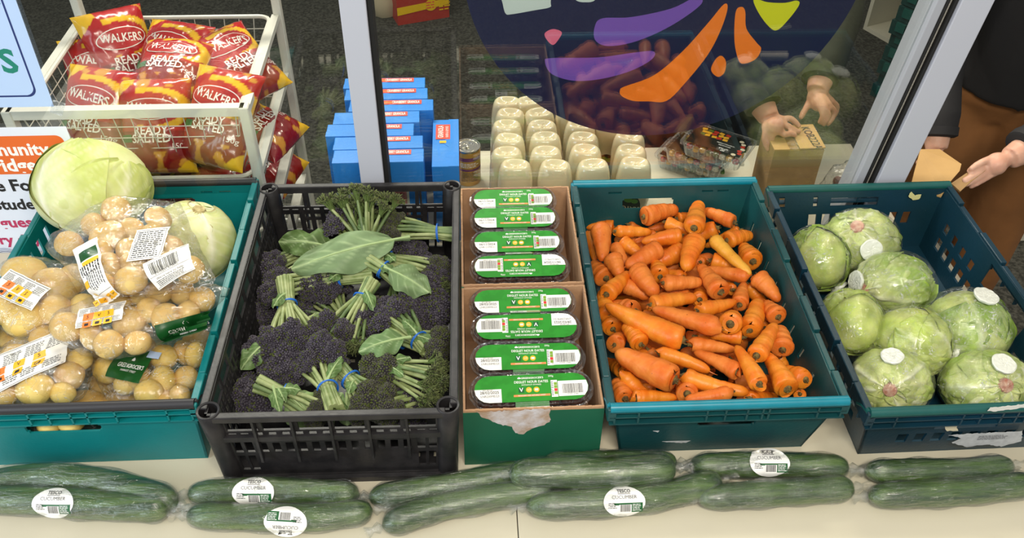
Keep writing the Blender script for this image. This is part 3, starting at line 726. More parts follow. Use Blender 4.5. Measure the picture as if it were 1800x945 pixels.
# ================================================================== carrots
m_car = mat('carrot_skin', 'd96a10', .42, color2='e38a26', scale=30, bump=.5, bscale=90, stretch=(1, 1, 1), spots=(70, .06, '9c4a10'), spec=.4)
m_car2 = mat('carrot_skin_dull', 'cf6218', .5, color2='de8234', scale=26, bump=.6, bscale=100, spots=(60, .07, '8a4418'), spec=.35)
m_cary = mat('yellow_carrot_skin', 'd8901f', .45, color2='e2a638', scale=30, bump=.5, bscale=90, spots=(70, .06, '8f5a10'))
m_crown = mat('carrot_crown', '4a3418', .85, color2='7a6a35', scale=160, bump=.9, bscale=300)
def carrot(A, B, r, seed, m, label, face=0, hidden=False):
    """A crown centre, B tip"""
    rr = random.Random(seed); L = (B-A).length; t = (B-A).normalized(); side = t.cross(V((0, 0, 1))).normalized() if abs(t.z) < .95 else V((1, 0, 0))
    bend = rr.uniform(-.04, .04)*L; bz = rr.uniform(-.02, .03)*L; n = 14; blunt = rr.uniform(.34, .60); sh = rr.uniform(1.0, 1.8)
    P, Rd = [], []
    ts = [0, .012, .035, .07]+[.13+.72*j/30 for j in range(30)]+[.86, .90, .935, .965, .985, 1.0]; gv = [rr.uniform(.968, .988) if rr.random() < .38 else 1+rr.uniform(-.006, .008) for _ in ts]
    for s in ts:
        P.append(A+t*(L*s)+side*(bend*sin(pi*s))+V((0, 0, bz*sin(pi*s))))
        cr = (.38, .66, .86, .95, 1.0)
        base = (1-s**sh*(1-blunt)) if s > .12 else cr[ts.index(s)]
        if s > .85: base *= sqrt(max(.01, 1-((s-.85)/.155)**2))
        Rd.append(r*base*(1+.03*sin(s*23+seed))*(gv[ts.index(s)] if .13 < s < .95 else 1))
    P[0] = P[0]+t*.004*(r/.02)
    mb = MB().tube(P, Rd, 16, ring_fn=lambda i, th: 1+.035*sin(2*th+seed)+.012*sin(i*.9+th*2)+.02*noise.noise(V((i*.5, sin(th)*1.5, seed))))
    o = solo('carrot', mb, m, label, 'carrot', origin=(A.x, A.y, A.z), ang=75)
    if not hidden:
        cp = MB(); k = r*.34
        e = t.orthogonal().normalized(); g = t.cross(e)
        cp.tube([A+t*.006, A+t*.001, A-t*.0015, A-t*.004], [k*1.15, k*1.05, k*.7, k*.42], 10)
        for j in range(5):
            a = rr.uniform(0, 6.3); q = A+(e*cos(a)+g*sin(a))*k*.5; cp.tube([q, q-t*rr.uniform(.004, .008)+V((rr.uniform(-2, 2), rr.uniform(-2, 2), 0))*.001], [.0014, .0007], 5)
        part('crown', cp, m_crown, o)
        if rr.random() < .35: part('root_hair', MB().tube([B-t*.002, B+t*.008+side*.002, B+t*.014+V((0, 0, -.002))], [.0012, .0006, .0003], 5), m, o)
    return o
# crown x, y, tip x, y, width (all in a 4.725x enlargement of each quarter of the crate), height layer
CQ = {(1020, 340): [(530, 195, 790, 72, 150, 4), (275, 255, 40, 235, 105, 1), (165, 280, 180, 555, 150, 4), (50, 330, 120, 560, 90, 1.5), (295, 315, 592, 322, 95, 3), (345, 400, 520, 520, 125, 2),
    (400, 262, 570, 290, 75, 1.5), (835, 350, 510, 402, 130, 3.5), (720, 240, 545, 310, 80, 1), (705, 235, 972, 340, 95, 3.5), (945, 290, 985, 78, 150, 5), (800, 210, 955, 100, 95, 2.5), (655, 455, 375, 610, 140, 4),
    (850, 470, 600, 590, 140, 2.5), (965, 375, 885, 632, 165, 5), (262, 525, 330, 690, 140, 4), (280, 430, 385, 600, 95, 2), (215, 705, 105, 575, 160, 2), (165, 840, 405, 660, 140, 4), (465, 620, 640, 845, 155, 4.5),
    (370, 760, 568, 870, 120, 3), (662, 690, 615, 560, 140, 3.5), (695, 742, 1010, 735, 125, 4.5), (860, 690, 725, 640, 90, 3), (590, 925, 965, 865, 135, 5), (905, 835, 640, 845, 70, 2.5), (990, 885, 1000, 780, 125, 3),
    (830, 590, 990, 700, 85, 1), (90, 310, 35, 290, 70, 0), (740, 505, 680, 455, 90, 0), (620, 330, 445, 410, 85, 1.5), (650, 790, 700, 740, 80, 1), (540, 900, 470, 880, 90, 0)],
  (1220, 340): [(335, 240, 78, 140, 110, 4), (195, 285, 70, 310, 125, 3), (270, 390, 556, 345, 120, 4), (400, 300, 250, 330, 75, 1.5), (158, 375, 472, 672, 110, 5), (490, 565, 405, 430, 170, 4), (140, 555, 390, 645, 130, 3),
    (450, 690, 90, 620, 110, 4), (222, 820, 45, 595, 165, 5), (520, 690, 732, 895, 150, 4.5), (440, 750, 545, 820, 110, 3), (380, 925, 418, 745, 135, 4), (330, 800, 230, 745, 95, 2.5), (50, 570, 130, 515, 80, 1),
    (590, 870, 510, 800, 100, 1.5), (340, 540, 290, 460, 60, 1), (20, 640, 60, 720, 70, .5)],
  (1020, 520): [(855, 370, 205, 72, 185, 6), (455, 125, 280, 50, 165, 4), (530, 150, 695, 210, 100, 2), (270, 275, 200, 130, 150, 2.5), (240, 170, 175, -40, 140, 3), (500, 400, 360, 240, 140, 5), (262, 405, 330, 320, 140, 4),
    (790, 700, 235, 470, 215, 6.5), (655, 475, 1075, 625, 120, 5), (910, 400, 1295, 450, 110, 4.5), (960, 335, 1140, 370, 80, 3), (850, 660, 1400, 800, 130, 5.5), (890, 815, 885, 745, 160, 5), (355, 655, 495, 755, 120, 4.5),
    (375, 855, 290, 700, 150, 4), (440, 850, 805, 845, 120, 4.5), (1245, 800, 870, 862, 115, 6), (425, 455, 545, 450, 65, 2), (560, 445, 620, 490, 90, 1.5), (350, 620, 265, 560, 120, 2), (610, 790, 540, 750, 80, 1),
    (1090, 590, 1060, 540, 70, 1)],
  (1220, 520): [(205, 260, -345, 105, 160, 6), (380, 640, 0, 465, 140, 5), (300, 235, 330, 140, 170, 6), (400, 345, 120, 330, 110, 4), (40, 115, 350, 45, 120, 5), (460, 285, 530, 40, 165, 5), (700, 175, 595, 50, 160, 5),
    (735, 450, 715, 265, 165, 5), (515, 500, 675, 235, 150, 6.5), (590, 260, 590, 130, 85, 2.5), (545, 740, 348, 415, 150, 6.5), (785, 800, 590, 475, 200, 6), (930, 695, 830, 640, 165, 5), (745, 625, 875, 570, 90, 3),
    (455, 850, 600, 795, 110, 4.5), (880, 815, 945, 810, 90, 2), (700, 500, 770, 545, 90, 1.5), (300, 520, 350, 560, 90, 1.5), (30, 800, -20, 770, 80, 2.5)]}
citems = []; k = 0
DIRS = ['right', 'up and right', 'away to the back', 'up and left', 'left', 'down and left', 'toward the front', 'down and right']
for (ox, oy), lst in CQ.items():
    for (ax, ay, bx, by, w, ly) in lst:
        k += 1; rr = random.Random(k*13)
        z = .050+ly*.0155
        pa = (ox+ax/4.725, oy+ay/4.725); pb = (ox+bx/4.725, oy+by/4.725)
        A = at(*pa, z); r = w/4.725/2/ppm(A)*1.19; B = at(*pb, z-r*.25-.004)
        if (B-A).length < .05:      # seen end-on: the tip dives back into the heap
            d = (B-A).normalized() if (B-A).length > .003 else V((0, 1, 0)); B = A+V((d.x, d.y, -.55)).normalized()*.085
        for q, rad in ((A, r), (B, r*.4)):
            q.x = min(max(q.x, KX+.022+rad), KX+KW-.022-rad); q.y = min(max(q.y, KY+.020+rad), KY+KD-.022-rad)
        yel = (ox, ax) == (1220, 158)
        a = atan2(-(pb[1]-pa[1]), pb[0]-pa[0]); di = DIRS[int(((a+2*pi+pi/8) % (2*pi))/(pi/4)) % 8]
        L = (B-A).length; size = 'long' if L > .12 else 'stubby' if L < .075 else ('stout' if r > .0195 else 'slim' if r < .0125 else 'mid-sized')
        fx = ((pa[0]+pb[0])/2-1030)/(1460-1030); fy = 1-((pa[1]+pb[1])/2-355)/(705-355)
        lab = ('yellow carrot, its tip pointing ' if yel else size+' orange carrot pointing ')+di+', '+where(fx, fy)
        o = carrot(A, B, r, k, m_cary if yel else (m_car2 if rr.random() < .38 else m_car), lab, 0)
        citems.append((o, lab, A.x, A.y))
dedupe(citems, 'loose carrots in the dark teal crate')
for i in range(44):
    rr = random.Random(900+i); x = KX+.075+(KW-.15)*((i*.618) % 1); y = KY+.07+(KD-.14)*(i+.5)/44; a = rr.uniform(0, 6.28); z = rr.choice((.030, .045, .055))
    A = V((x, y, z)); B = V((min(max(x+cos(a)*.1, KX+.06), KX+KW-.06), min(max(y+sin(a)*.1, KY+.06), KY+KD-.06), z-.004))
    if (B-A).length < .05: continue
    carrot(A, B, .017, 900+i, m_car2, 'orange carrot mostly buried under the others in the dark teal crate', 0, True)['group'] = 'buried carrots'

# ================================================================== cabbages and lettuces
def basis(d):
    d = V(d).normalized(); a = d.orthogonal().normalized(); return a, d.cross(a).normalized(), d
def leaf_shell(c, rad, stem, phi0, th0, th1, half, lift, seed, pale, green, veinc, edge=.02, crinkle=.012, nu=26, nv=26, asp=(1, 1, 1), brown=None):
    a, b, d = basis(stem); mb = MB(); cols = []; rr = random.Random(seed); ph = rr.uniform(0, 9)
    for j in range(nv+1):
        v = j/nv
        for i in range(nu+1):
            u = i/nu*2-1
            wv = half*(sin(pi*min(1, (.12+.88*v)**.75))**.55 if v < .999 else .18)
            wv = half*max(.16, (1-(1-min(v/.45, 1))**2*.75))*max(.12, sqrt(max(0, 1-max(0, (v-.55)/.46)**2)))
            nz = noise.noise(V((u*2+ph, v*3, seed)))
            th = th0+(th1-th0)*(v+.03*nz*(v > .6)); az = phi0+u*wv/max(.45, sin(th)) if False else phi0+u*wv/max(.5, sin(th))
            mid = math.exp(-(u/.07)**2)*(1-v*.8)
            lat = max(0, 1-abs(((v*1.0-abs(u)*.55)*7+ph) % 1-.5)*7)*math.exp(-abs(u)*.8)*.6
            fine = max(0, 1-abs(((v*1.0+abs(u)*.9)*13+ph*2) % 1-.5)*6)*.25
            e = max(0, abs(u)-.72)/.28; e2 = max(0, v-.8)/.2
            r_ = 1+lift+edge*(e*e+e2*e2*.8)*(.6+nz)+crinkle*(noise.noise(V((u*5+ph, v*7, seed*1.7)))+.8*mid+.35*lat)-.012*(1 if (i in (0, nu) or j == nv) else 0)*0
            p = (d*cos(th)+(a*cos(az)+b*sin(az))*sin(th))*r_
            mb.v.append((c[0]+p.x*rad*asp[0], c[1]+p.y*rad*asp[1], c[2]+p.z*rad*asp[2]))
            g = min(1, max(0, .15+.75*v+.25*abs(u)+.5*nz)); k = min(1, mid*1.0+lat*.55+fine*.4)
            col = [pale[q]*(1-g)+green[q]*g for q in range(3)]; col = [col[q]*(1-k)+veinc[q]*k for q in range(3)]
            if brown and (e > .75 or e2 > .85) and nz > -.1: col = [col[q]*.35+brown[q]*.65 for q in range(3)]
            cols.append(tuple(col))
    for j in range(nv):
        for i in range(nu): q = j*(nu+1)+i; mb.f.append((q, q+1, q+nu+2, q+nu+1)); mb.m.append(0)
    mb.c = cols; return mb
def head_core(c, rad, seed, pale, green, asp=(1, 1, 1), amp=.03):
    mb = MB(); n = 36; mb.ball((0, 0, 0), 1, n); cols = []; out = []
    for v in mb.v:
        p = V(v); nz = noise.noise(p*2.1+V((seed, 0, 0))); r_ = 1+amp*nz+amp*.6*noise.noise(p*6+V((0, seed, 0)))
        out.append((c[0]+p.x*rad*r_*asp[0], c[1]+p.y*rad*r_*asp[1], c[2]+p.z*rad*r_*asp[2]))
        g = min(1, max(0, .5+nz)); cols.append(tuple(pale[q]*(1-g)+green[q]*g for q in range(3)))
    mb.v = out; mb.c = cols; return mb
m_cab = mat('cabbage_leaf', 'c8d08a', .42, attr=True, var=.10, scale=40, bump=.35, bscale=60, sub=.1, spec=.35)
m_lett = mat('lettuce_leaf', 'a8c860', .45, attr=True, var=.38, scale=30, bump=.8, bscale=50, sub=.1, spec=.3)
L_ = srgb
def cabbage(px, py, rpx, z, stem, label, seed, asp=(1, 1, 1), scar=None, nl=7):
    c0 = at(px, py, z); rad = rpx/ppm(c0); t = thing('cabbage', label, 'cabbage', (c0.x, c0.y, c0.z-rad*.9), 'white cabbages in the bright teal crate')
    pale, green, vein = L_('e8e8b8'), L_('bcc66a'), L_('f6f4dc')
    c = c0; part('head', head_core(c, rad, seed, L_('e6e6b4'), L_('cdd48c'), asp, .02), m_cab, t)
    rr = random.Random(seed)
    for i in range(nl):
        mb = leaf_shell(c, rad, stem, i*2*pi/nl*1.7+seed, .12, rr.uniform(1.9, 2.6), rr.uniform(1.0, 1.35), .008+.009*i, seed*10+i, pale, green, vein, .032, .026, 34, 34, asp,
                        L_('a58a5a') if scar and i >= nl-2 else None)
        part('leaf', mb, m_cab, t, ang=75)
    a, b, d = basis(stem); pc_ = c+V((d.x*asp[0], d.y*asp[1], d.z*asp[2]))*rad
    part('stem_end', MB().tube([pc_-d*.02, pc_-d*.002+d*.004, pc_+d*.0075, pc_+d*.008], [rad*.2, rad*.17, rad*.13, rad*.02], 14), mat('cut_stem', 'cdbf8a', .8, color2='a08a55', scale=120, bump=.5), t)
    return t
cabbage(163, 326, 90, .205, (-.15, -.75, -.65), 'larger smooth pale cabbage at the back left of the teal crate, beside the posters', 3, (1.06, .98, .86))
cabbage(336, 425, 72, .150, (.35, .1, .93), 'smaller cabbage with brown-edged leaves against the right wall of the teal crate', 8, (1, 1, .92), scar=1)
m_lfilm = film('lettuce_film', (.985, .99, .97), 1.45, .018, 1.0, 42, .08, (1, 1, 1), gain=2.2, capv=.20, crease_glint=.65)
m_gather = mat('gathered_film', 'dcdfd4', .3, bump=.6, bscale=160)
def lettuce(px, py, rpx, z, stem, label, seed, asp=(1, 1, 1), disc=True, red=True, lightf=.5):
    c = at(px, py, z); rad = rpx/ppm(c)*1.05
    for q, (lo, hi) in ((0, (LX+.02, LX+LW-.02)), (1, (LY+.018, LY+LD-.02))): pass
    t = thing('lettuce', label, 'lettuce', (c.x, c.y, c.z-rad*asp[2]), 'film-wrapped lettuces in the slotted crate'); rr = random.Random(seed)
    pale = L_('e6eaa4'); green = tuple(L_('bccf5c')[q]*lightf+L_('7fa62f')[q]*(1-lightf) for q in range(3)); vein = L_('eef2d2')
    part('head', head_core(c, rad*.97, seed, L_('dde48e'), green, asp, .05), m_lett, t)
    for i in range(6):
        mb = leaf_shell(c, rad*.97, stem, i*2*pi/6*1.8+seed, .15, rr.uniform(1.7, 2.5), rr.uniform(.95, 1.3), .008+.008*i, seed*10+i, pale, green, vein, .045, .075, 34, 34, asp)
        part('leaf', mb, m_lett, t, ang=80)
    a, b, d = basis(stem); S = lambda k: c+V((d.x*asp[0], d.y*asp[1], d.z*asp[2]))*rad*k
    if red: part('stem_end', MB().tube([S(.95), S(1.045), S(1.06), S(1.065)], [rad*.2, rad*.17, rad*.12, .001], 14), mat('reddened_stem', 'a86a55', .7, color2='c9a890', scale=140, bump=.5), t)
    # film with pleats running to the gathered button
    dd = V(disc) if not isinstance(disc, bool) else d
    a2, b2, d2 = basis(dd); fm = MB(); nu, nv = 64, 24
    def fn(u, v):
        th = .10+v*(pi-.12); az = u*2*pi; pl = max(0, 1-th/1.5)
        r_ = 1.075+.020*sin(az*17+seed)*pl+.012*sin(az*29)*pl+.018*noise.noise(V((cos(az)*2, sin(az)*2, th*2+seed)))+.045*math.exp(-(th/.22)**2)
        p = (d2*cos(th)+(a2*cos(az)+b2*sin(az))*sin(th))*r_*rad
        return (c.x+p.x*asp[0], c.y+p.y*asp[1], c.z+p.z*asp[2])
    fm.grid(fn, nu, nv, closed_u=True); part('film_wrap', fm, m_lfilm, t, ang=80)
    if disc is not True and disc is not False or disc is True:
        q = c+V((d2.x*asp[0], d2.y*asp[1], d2.z*asp[2]))*rad*1.10
        g = MB(); n = 30
        for (k, r0_) in ((-.004, .75), (.0, 1.05), (.004, 1.1), (.0055, .98), (.0048, .8), (.0058, .62), (.0048, .45), (.0055, .28), (.0045, .1)):
            for j in range(n):
                an = 2*pi*j/n; rr_ = r0_*rad*.27*(1+.02*sin(an*5+r0_*6)); p = q+(a2*cos(an)+b2*sin(an))*rr_+d2*(k+.0006*sin(an*9+r0_*9)); g.v.append(tup(p))
        for i in range(8):
            for j in range(n): g.f.append((i*n+j, i*n+(j+1) % n, (i+1)*n+(j+1) % n, (i+1)*n+j)); g.m.append(0)
        g.f.append(tuple(8*n+j for j in range(n))); g.m.append(0)
        part('film_button', g, m_gather, t)
    return t
lettuce(1438, 453, 52, .085, (.2, .6, -.7), 'bright lettuce against the left wall at the back of the slotted crate', 21, (.92, 1.1, .95), disc=(.5, -.6, -.5))
lettuce(1511, 425, 60, .080, (-.35, -.30, .85), 'lettuce by the back wall showing its reddened stem', 22, (1.05, .9, .9), disc=(-.1, -.85, .45))
lettuce(1571, 500, 62, .075, (-.9, -.3, .1), 'blocky lettuce in the middle of the slotted crate, its button facing left', 23, (1.05, .9, .88), disc=(-.97, -.1, .25), lightf=.3)
lettuce(1496, 565, 53, .088, (.1, .6, -.7), 'yellowish lettuce against the left wall, halfway along the slotted crate', 24, (.95, 1.12, .95), disc=(.3, .6, -.7), lightf=.9)
lettuce(1602, 600, 61, .088, (.7, -.5, -.4), 'palest lettuce, surrounded by the others near the front of the crate', 25, (1, 1.02, .95), disc=(.85, -.45, -.1), lightf=1)
lettuce(1697, 577, 68, .085, (.1, -.7, -.6), 'dark green lettuce against the right wall with a large white button on top', 26, (1.02, .98, .95), disc=(.12, .02, .98), lightf=.2)
lettuce(1565, 672, 61, .075, (-.35, -.65, .5), 'front left lettuce with a white button above a reddened stem', 27, (1.08, .95, .9), disc=(-.18, .05, .96), lightf=.7)
lettuce(1733, 676, 66, .070, (.0, -.62, .72), 'front right lettuce with a swirled white button and pink stem', 28, (1.12, .9, .85), disc=(.02, -.15, .96), lightf=.4)

# ================================================================== bagged potatoes
m_pot = mat('potato_skin', 'cc9f4c', .5, color2='dcc07a', scale=22, bump=.3, bscale=120, spots=(130, .10, '8f6632'), spec=.35)
m_pot2 = mat('potato_skin_golden', 'd6b04e', .5, color2='e4ca78', scale=22, bump=.3, bscale=120, spots=(120, .09, '8a6a2c'), spec=.35)
m_pfilm = film('potato_bag_film', (.985, .98, .97), 1.45, .020, 1.0, 36, .08, (1, 1, 1), gain=2.2, capv=.24, crease_glint=.6)
def potato(c, ax, seed, m, label, group):
    rr = random.Random(seed); mb = MB().ball((0, 0, 0), 1, 18)
    rot = Matrix.Rotation(rr.uniform(-.5, .5), 3, 'Z') @ Matrix.Rotation(rr.uniform(-.4, .4), 3, 'Y'); out = []
    for v in mb.v:
        p = V(v); k = 1+.07*noise.noise(p*1.4+V((seed, 0, 0)))+.02*noise.noise(p*4+V((0, seed, 0)))
        out.append(tup(rot @ V((p.x*ax[0]*k, p.y*ax[1]*k, p.z*ax[2]*k))))
    mb.v = out; me = mb.mesh('potato', m, ang=180)
    o = bpy.data.objects.new('potato', me); COL.objects.link(o); o.location = c; o['label'] = label; o['category'] = 'potato'; o['group'] = group
    return o, [V(c)+V(q) for q in out]
def hull_film(name, pts, parent, m, loose=.0022, wr=.0016, seed=0):
    import bmesh
    bm = bmesh.new(); [bm.verts.new(p) for p in pts]; r = bmesh.ops.convex_hull(bm, input=bm.verts)
    bad = [g for g in r['geom_interior']+r['geom_unused'] if isinstance(g, bmesh.types.BMVert)]
    bmesh.ops.delete(bm, geom=list(set(bad)), context='VERTS')
    bm.normal_update()
    for k in range(4):
        es = [e for e in bm.edges if e.calc_length() > .013]
        if not es: break
        bmesh.ops.subdivide_edges(bm, edges=es, cuts=1); bmesh.ops.triangulate(bm, faces=bm.faces[:])
    for k in range(2): bmesh.ops.smooth_vert(bm, verts=bm.verts, factor=.5)
    bm.normal_update()
    for v in bm.verts: v.co += v.normal*(loose+wr*2*noise.noise(v.co*55+V((seed, 0, 0)))+wr*noise.noise(v.co*120))
    me = bpy.data.meshes.new(name); bm.to_mesh(me); bm.free(); me.materials.append(m); me.polygons.foreach_set('use_smooth', [True]*len(me.polygons))
    bv = BVHTree.FromPolygons([v.co for v in me.vertices], [tuple(p.vertices) for p in me.polygons])
    return part(name, me, None, parent), bv
def view_frame(px, py, z, ang):
    o = at(px, py, z); a = radians(ang); return o, rt*cos(a)+up*sin(a), up*cos(a)-rt*sin(a)
BAGS = [
 ('lowest', 'clear bag of potatoes underneath, showing along the front edge of the teal crate', .045, [(150, 712, 34, 20), (208, 712, 26, 26), (237, 713, 30, 24), (290, 716, 30, 24), (40, 690, 34, 24), (100, 640, 36, 30), (190, 610, 34, 28), (330, 700, 24, 28)], [(70, 750), (350, 715)], []),
 ('under_left', 'clear bag of potatoes squeezed below the others at the left edge of the crate', .075, [(15, 592, 36, 30), (-25, 640, 34, 28), (60, 560, 32, 28), (130, 588, 32, 28), (-30, 560, 30, 28), (10, 735, 26, 22)], [(-60, 620)], []),
 ('right', 'clear bag with a green label in the near right corner of the teal crate', .105, [(287, 627, 23, 18), (323, 620, 14, 22), (343, 624, 14, 24), (242, 663, 20, 22), (285, 670, 21, 26), (328, 664, 19, 19), (262, 690, 22, 22), (290, 705, 24, 14), (220, 675, 18, 16), (316, 695, 16, 18), (190, 648, 24, 22), (250, 610, 20, 18)], [(372, 580), (360, 640), (200, 700)],
   [('green', 228, 640, -8, .066, .046, 0)]),
 ('left', 'bag of large potatoes at the left edge under a crumpled label', .150, [(42, 478, 34, 22), (95, 505, 36, 30), (45, 560, 34, 25), (98, 545, 26, 24), (150, 540, 24, 20), (0, 500, 30, 26), (-35, 540, 30, 28), (130, 490, 28, 22), (15, 540, 22, 22)], [(-60, 500), (150, 490), (168, 562)],
   [('info', 42, 508, -22, .092, .040, 0)]),
 ('front_left', 'clear bag with a large white and yellow label, front left of the teal crate', .135, [(62, 682, 31, 24), (122, 660, 23, 22), (95, 625, 24, 20), (5, 690, 24, 20), (140, 632, 20, 18), (30, 630, 26, 22), (-10, 660, 26, 22), (80, 595, 24, 20), (110, 690, 20, 16)], [(160, 652), (150, 690), (-40, 640)],
   [('info', 42, 636, 28, .115, .062, 1)]),
 ('middle', 'long clear bag across the middle of the teal crate, green label at right', .185, [(118, 574, 26, 22), (162, 590, 17, 25), (228, 566, 27, 22), (192, 605, 23, 23), (241, 602, 23, 17), (245, 515, 22, 19), (280, 511, 22, 19), (320, 514, 20, 19), (366, 525, 20, 20), (292, 558, 22, 24), (330, 550, 18, 20), (208, 528, 22, 20), (262, 545, 20, 20), (160, 560, 20, 18)], [(398, 516), (92, 562), (330, 500), (150, 612)],
   [('green', 308, 578, 17, .072, .032, 0), ('info', 180, 552, 12, .07, .030, 0)]),
 ('top', 'topmost clear bag of potatoes, leaning on both cabbages', .235, [(204, 369, 23, 21), (166, 395, 20, 18), (191, 415, 29, 23), (278, 383, 22, 15), (121, 428, 22, 19), (178, 442, 18, 18), (226, 440, 19, 20), (190, 468, 23, 22), (237, 463, 22, 22), (230, 492, 28, 22), (334, 474, 22, 22), (300, 436, 20, 20), (160, 460, 20, 22), (270, 415, 22, 20), (285, 465, 22, 22), (180, 500, 20, 18), (232, 402, 20, 16)], [(84, 423), (372, 500), (250, 380), (310, 365)],
   [('strip', 158, 478, -57, .116, .042, 1), ('text', 262, 428, -82, .056, .052, 0), ('barcode', 295, 468, 33, .066, .052, 1)]),
]
m_wtext = mat('label_paper', 'e9e8e2', .35); m_dgl = mat('dark_green_label', '0e4a1c', .35)
m_lite = mat('label_pale_blue', 'a8bcd8', .4)
for bi, (key, lab, z, pots, ends, labels) in enumerate(BAGS):
    c = at(pots[len(pots)//2][0], pots[len(pots)//2][1], z)
    t = thing('potato_bag', lab, 'potato bag', (c.x, c.y, c.z-.03), 'clear bags of potatoes in the teal crate')
    allp = []; items = []; xs = [p[0] for p in pots]; ys = [p[1] for p in pots]
    for i, (px, py, rx, ry) in enumerate(pots):
        zz = z+(.010 if (i % 3 == 0) else 0)-(.004*(i % 2)); cc = at(px, py, zz); s = 1/ppm(cc); r1, r2 = rx*s*1.13, ry*s*1.15
        cc.x = max(cc.x, PX+.02+r1*.7) if cc.x < PX+.2 else min(cc.x, PX+PW-.012-r1*.8)
        cc.y = max(cc.y, PY+.016+r2*.7)
        fx = (px-min(xs))/(max(xs)-min(xs)+1); fy = 1-(py-min(ys))/(max(ys)-min(ys)+1)
        nm = {'lowest': 'the bag underneath at the front', 'under_left': 'the squeezed bag at the left edge', 'right': 'the bag near the right corner', 'left': 'the bag of large potatoes', 'front_left': 'the front left bag', 'middle': 'the long middle bag', 'top': 'the topmost bag'}[key]
        hz = ['left', 'middle', 'right'][min(2, int(fx*3))]; vt = ['upper', 'central', 'lower'][min(2, int((1-fy)*3))]
        sh = 'round' if abs(rx-ry) < 4 else 'oval'
        l = f'{sh} potato, {vt} {hz} of {nm}'
        o, vs = potato(cc, (r1, (r1+r2)/2, r2), bi*50+i, m_pot2 if key in ('right', 'front_left', 'left') and i % 2 == 0 else m_pot, l, 'g')
        allp += vs[::3]; items.append((o, l, px, py))
    dedupe(items, 'potatoes in '+nm)
    for (px, py) in ends:
        e = at(px, py, z+(.01 if key != 'top' else .0)); allp += [e, e+V((.006, .004, .008)), e-V((.006, .004, .008))]
    fo, bv = hull_film('clear_film', allp, t, m_pfilm, seed=bi)
    for li, (kind, px, py, ang, w, h, big) in enumerate(labels):
        o, ex, ey = view_frame(px, py, z+.03, ang); Q = Print()
        if kind == 'green':
            Q.rect(0, 0, w, h, m_dgl, 1, .003); Q.text("GREENGROCER'S", .004, -.002, .0085, m_wtext, 2, bold=.01, width=w*.72); Q.text('MARKET STREET', .004, -.009, .004, m_wtext, 2); Q.poly([(0, .006), (.006, .006), (.006, .008), (.003, .011), (0, .008)], m_wtext, 2)
            if key == 'right': Q.rect(w*.5, h*.42, .022, .010, m_lite, 2, .005)
        elif kind == 'info':
            Q.rect(0, 0, w, h, m_wtext, 1, .003)
            Q.rect(0, h/2-.002, w*.96, .0006, BLACK, 2, .006); Q.rect(0, -h/2+.002, w*.96, .0006, BLACK, 2, .006)
            for k in range(4):
                x = -w*.36+k*w*.24; Q.lines(x, h*.24, w*.2, h*.3, 6, INKG, 2, seed=k+bi); Q.lines(x, -h*.30, w*.2, h*.2, 4, INKG, 2, seed=k+9)
            for k in range(3):
                x = -w*.24+k*w*.22; Q.rect(x, -.000, .015, .011, YEL if k else ORG, 3, .005); Q.rect(x, -.012, .013, .009, YEL if k else ORG, 3, .005); Q.rect(x, -.012, .006, .004, BLACK, 4)
                Q.text('V' if k == 1 else '5', x, .0, .008, BLACK, 4)
        elif kind == 'strip':
            Q.rect(0, 0, w, h, m_wtext, 1, .003); Q.rect(-w*.30, .003, .018, h*.72, m_dgl, 2, .005); Q.rect(-w*.17, .004, .007, h*.66, YEL, 2, .005)
            Q.lines(-w*.06, 0, .02, h*.9, 8, BLACK, 2, rot=0, seed=3); Q.lines(w*.14, .003, .036, h*.7, 8, INKG, 2, seed=5)
            Q.rect(w*.14, -h*.34, .012, .010, YEL, 3, .005)
            for k in range(4): Q.rect(w*.44, -h*.36+k*h*.24, .009, .0085, YEL, 3, .005); Q.text('5', w*.44, -h*.36+k*h*.24, .007, BLACK, 4)
            Q.rect(w*.35, 0, .0005, h*.9, BLACK, 2, .006)
        elif kind == 'text':
            Q.rect(0, 0, w, h, m_wtext, 1, .003)
            for (a, b, c_, d) in ((0, h/2-.003, w-.006, .0006), (0, -h/2+.003, w-.006, .0006), (-w/2+.003, 0, .0006, h-.006), (w/2-.003, 0, .0006, h-.006)): Q.rect(a, b, c_, d, BLACK, 2, .006)
            Q.lines(0, 0, h*.8, w*.84, 13, BLACK, 2, rot=pi/2, seed=2)
        else:
            Q.rect(0, 0, w, h, m_wtext, 1, .003); Q.barcode(-.004, h*.20, w*.66, h*.40, BLACK, 2, seed=9); Q.text('5 010251 673842', -.004, -.001, .0052, BLACK, 2)
            for (a, b, c_, d) in ((0, h/2-.002, w-.004, .0005), (0, -h/2+.002, w-.004, .0005), (0, -.0045, w-.004, .0005)): Q.rect(a, b, c_, d, BLACK, 2, .006)
            Q.text("We're here to help", -.002, -.010, .0055, BLACK, 2); Q.lines(0, -.018, w*.8, .010, 4, BLACK, 2, seed=7)
        part('label', Q.mesh('label', drape_fn(bv, o, ex, ey, .10, .0007), .0007), None, t, label={'green': 'dark green name label', 'info': 'white label with yellow boxes', 'strip': 'long white label with green and yellow blocks', 'text': 'small white text label', 'barcode': 'white barcode label'}[kind])
# more potatoes lie out of sight at the bottom and show through the hand hole
for i in range(16):
    rr = random.Random(500+i); c = V((PX+.06+(PW-.12)*((i*.618) % 1), PY+.05+(PD-.22)*(i+.5)/16, rr.uniform(.03, .05)))
    potato(c, (.028, .025, .023), 500+i, m_pot, 'potato at the bottom of the teal crate, under the bags', 'potatoes at the bottom of the teal crate')
for i, x in enumerate((-.700, -.665)):
    potato(V((x, PY+.040, .082)), (.022, .022, .018), 600+i, m_pot2, ['left', 'right'][i]+' potato of the two showing in the front hand hole of the teal crate', 'potatoes at the hand hole')

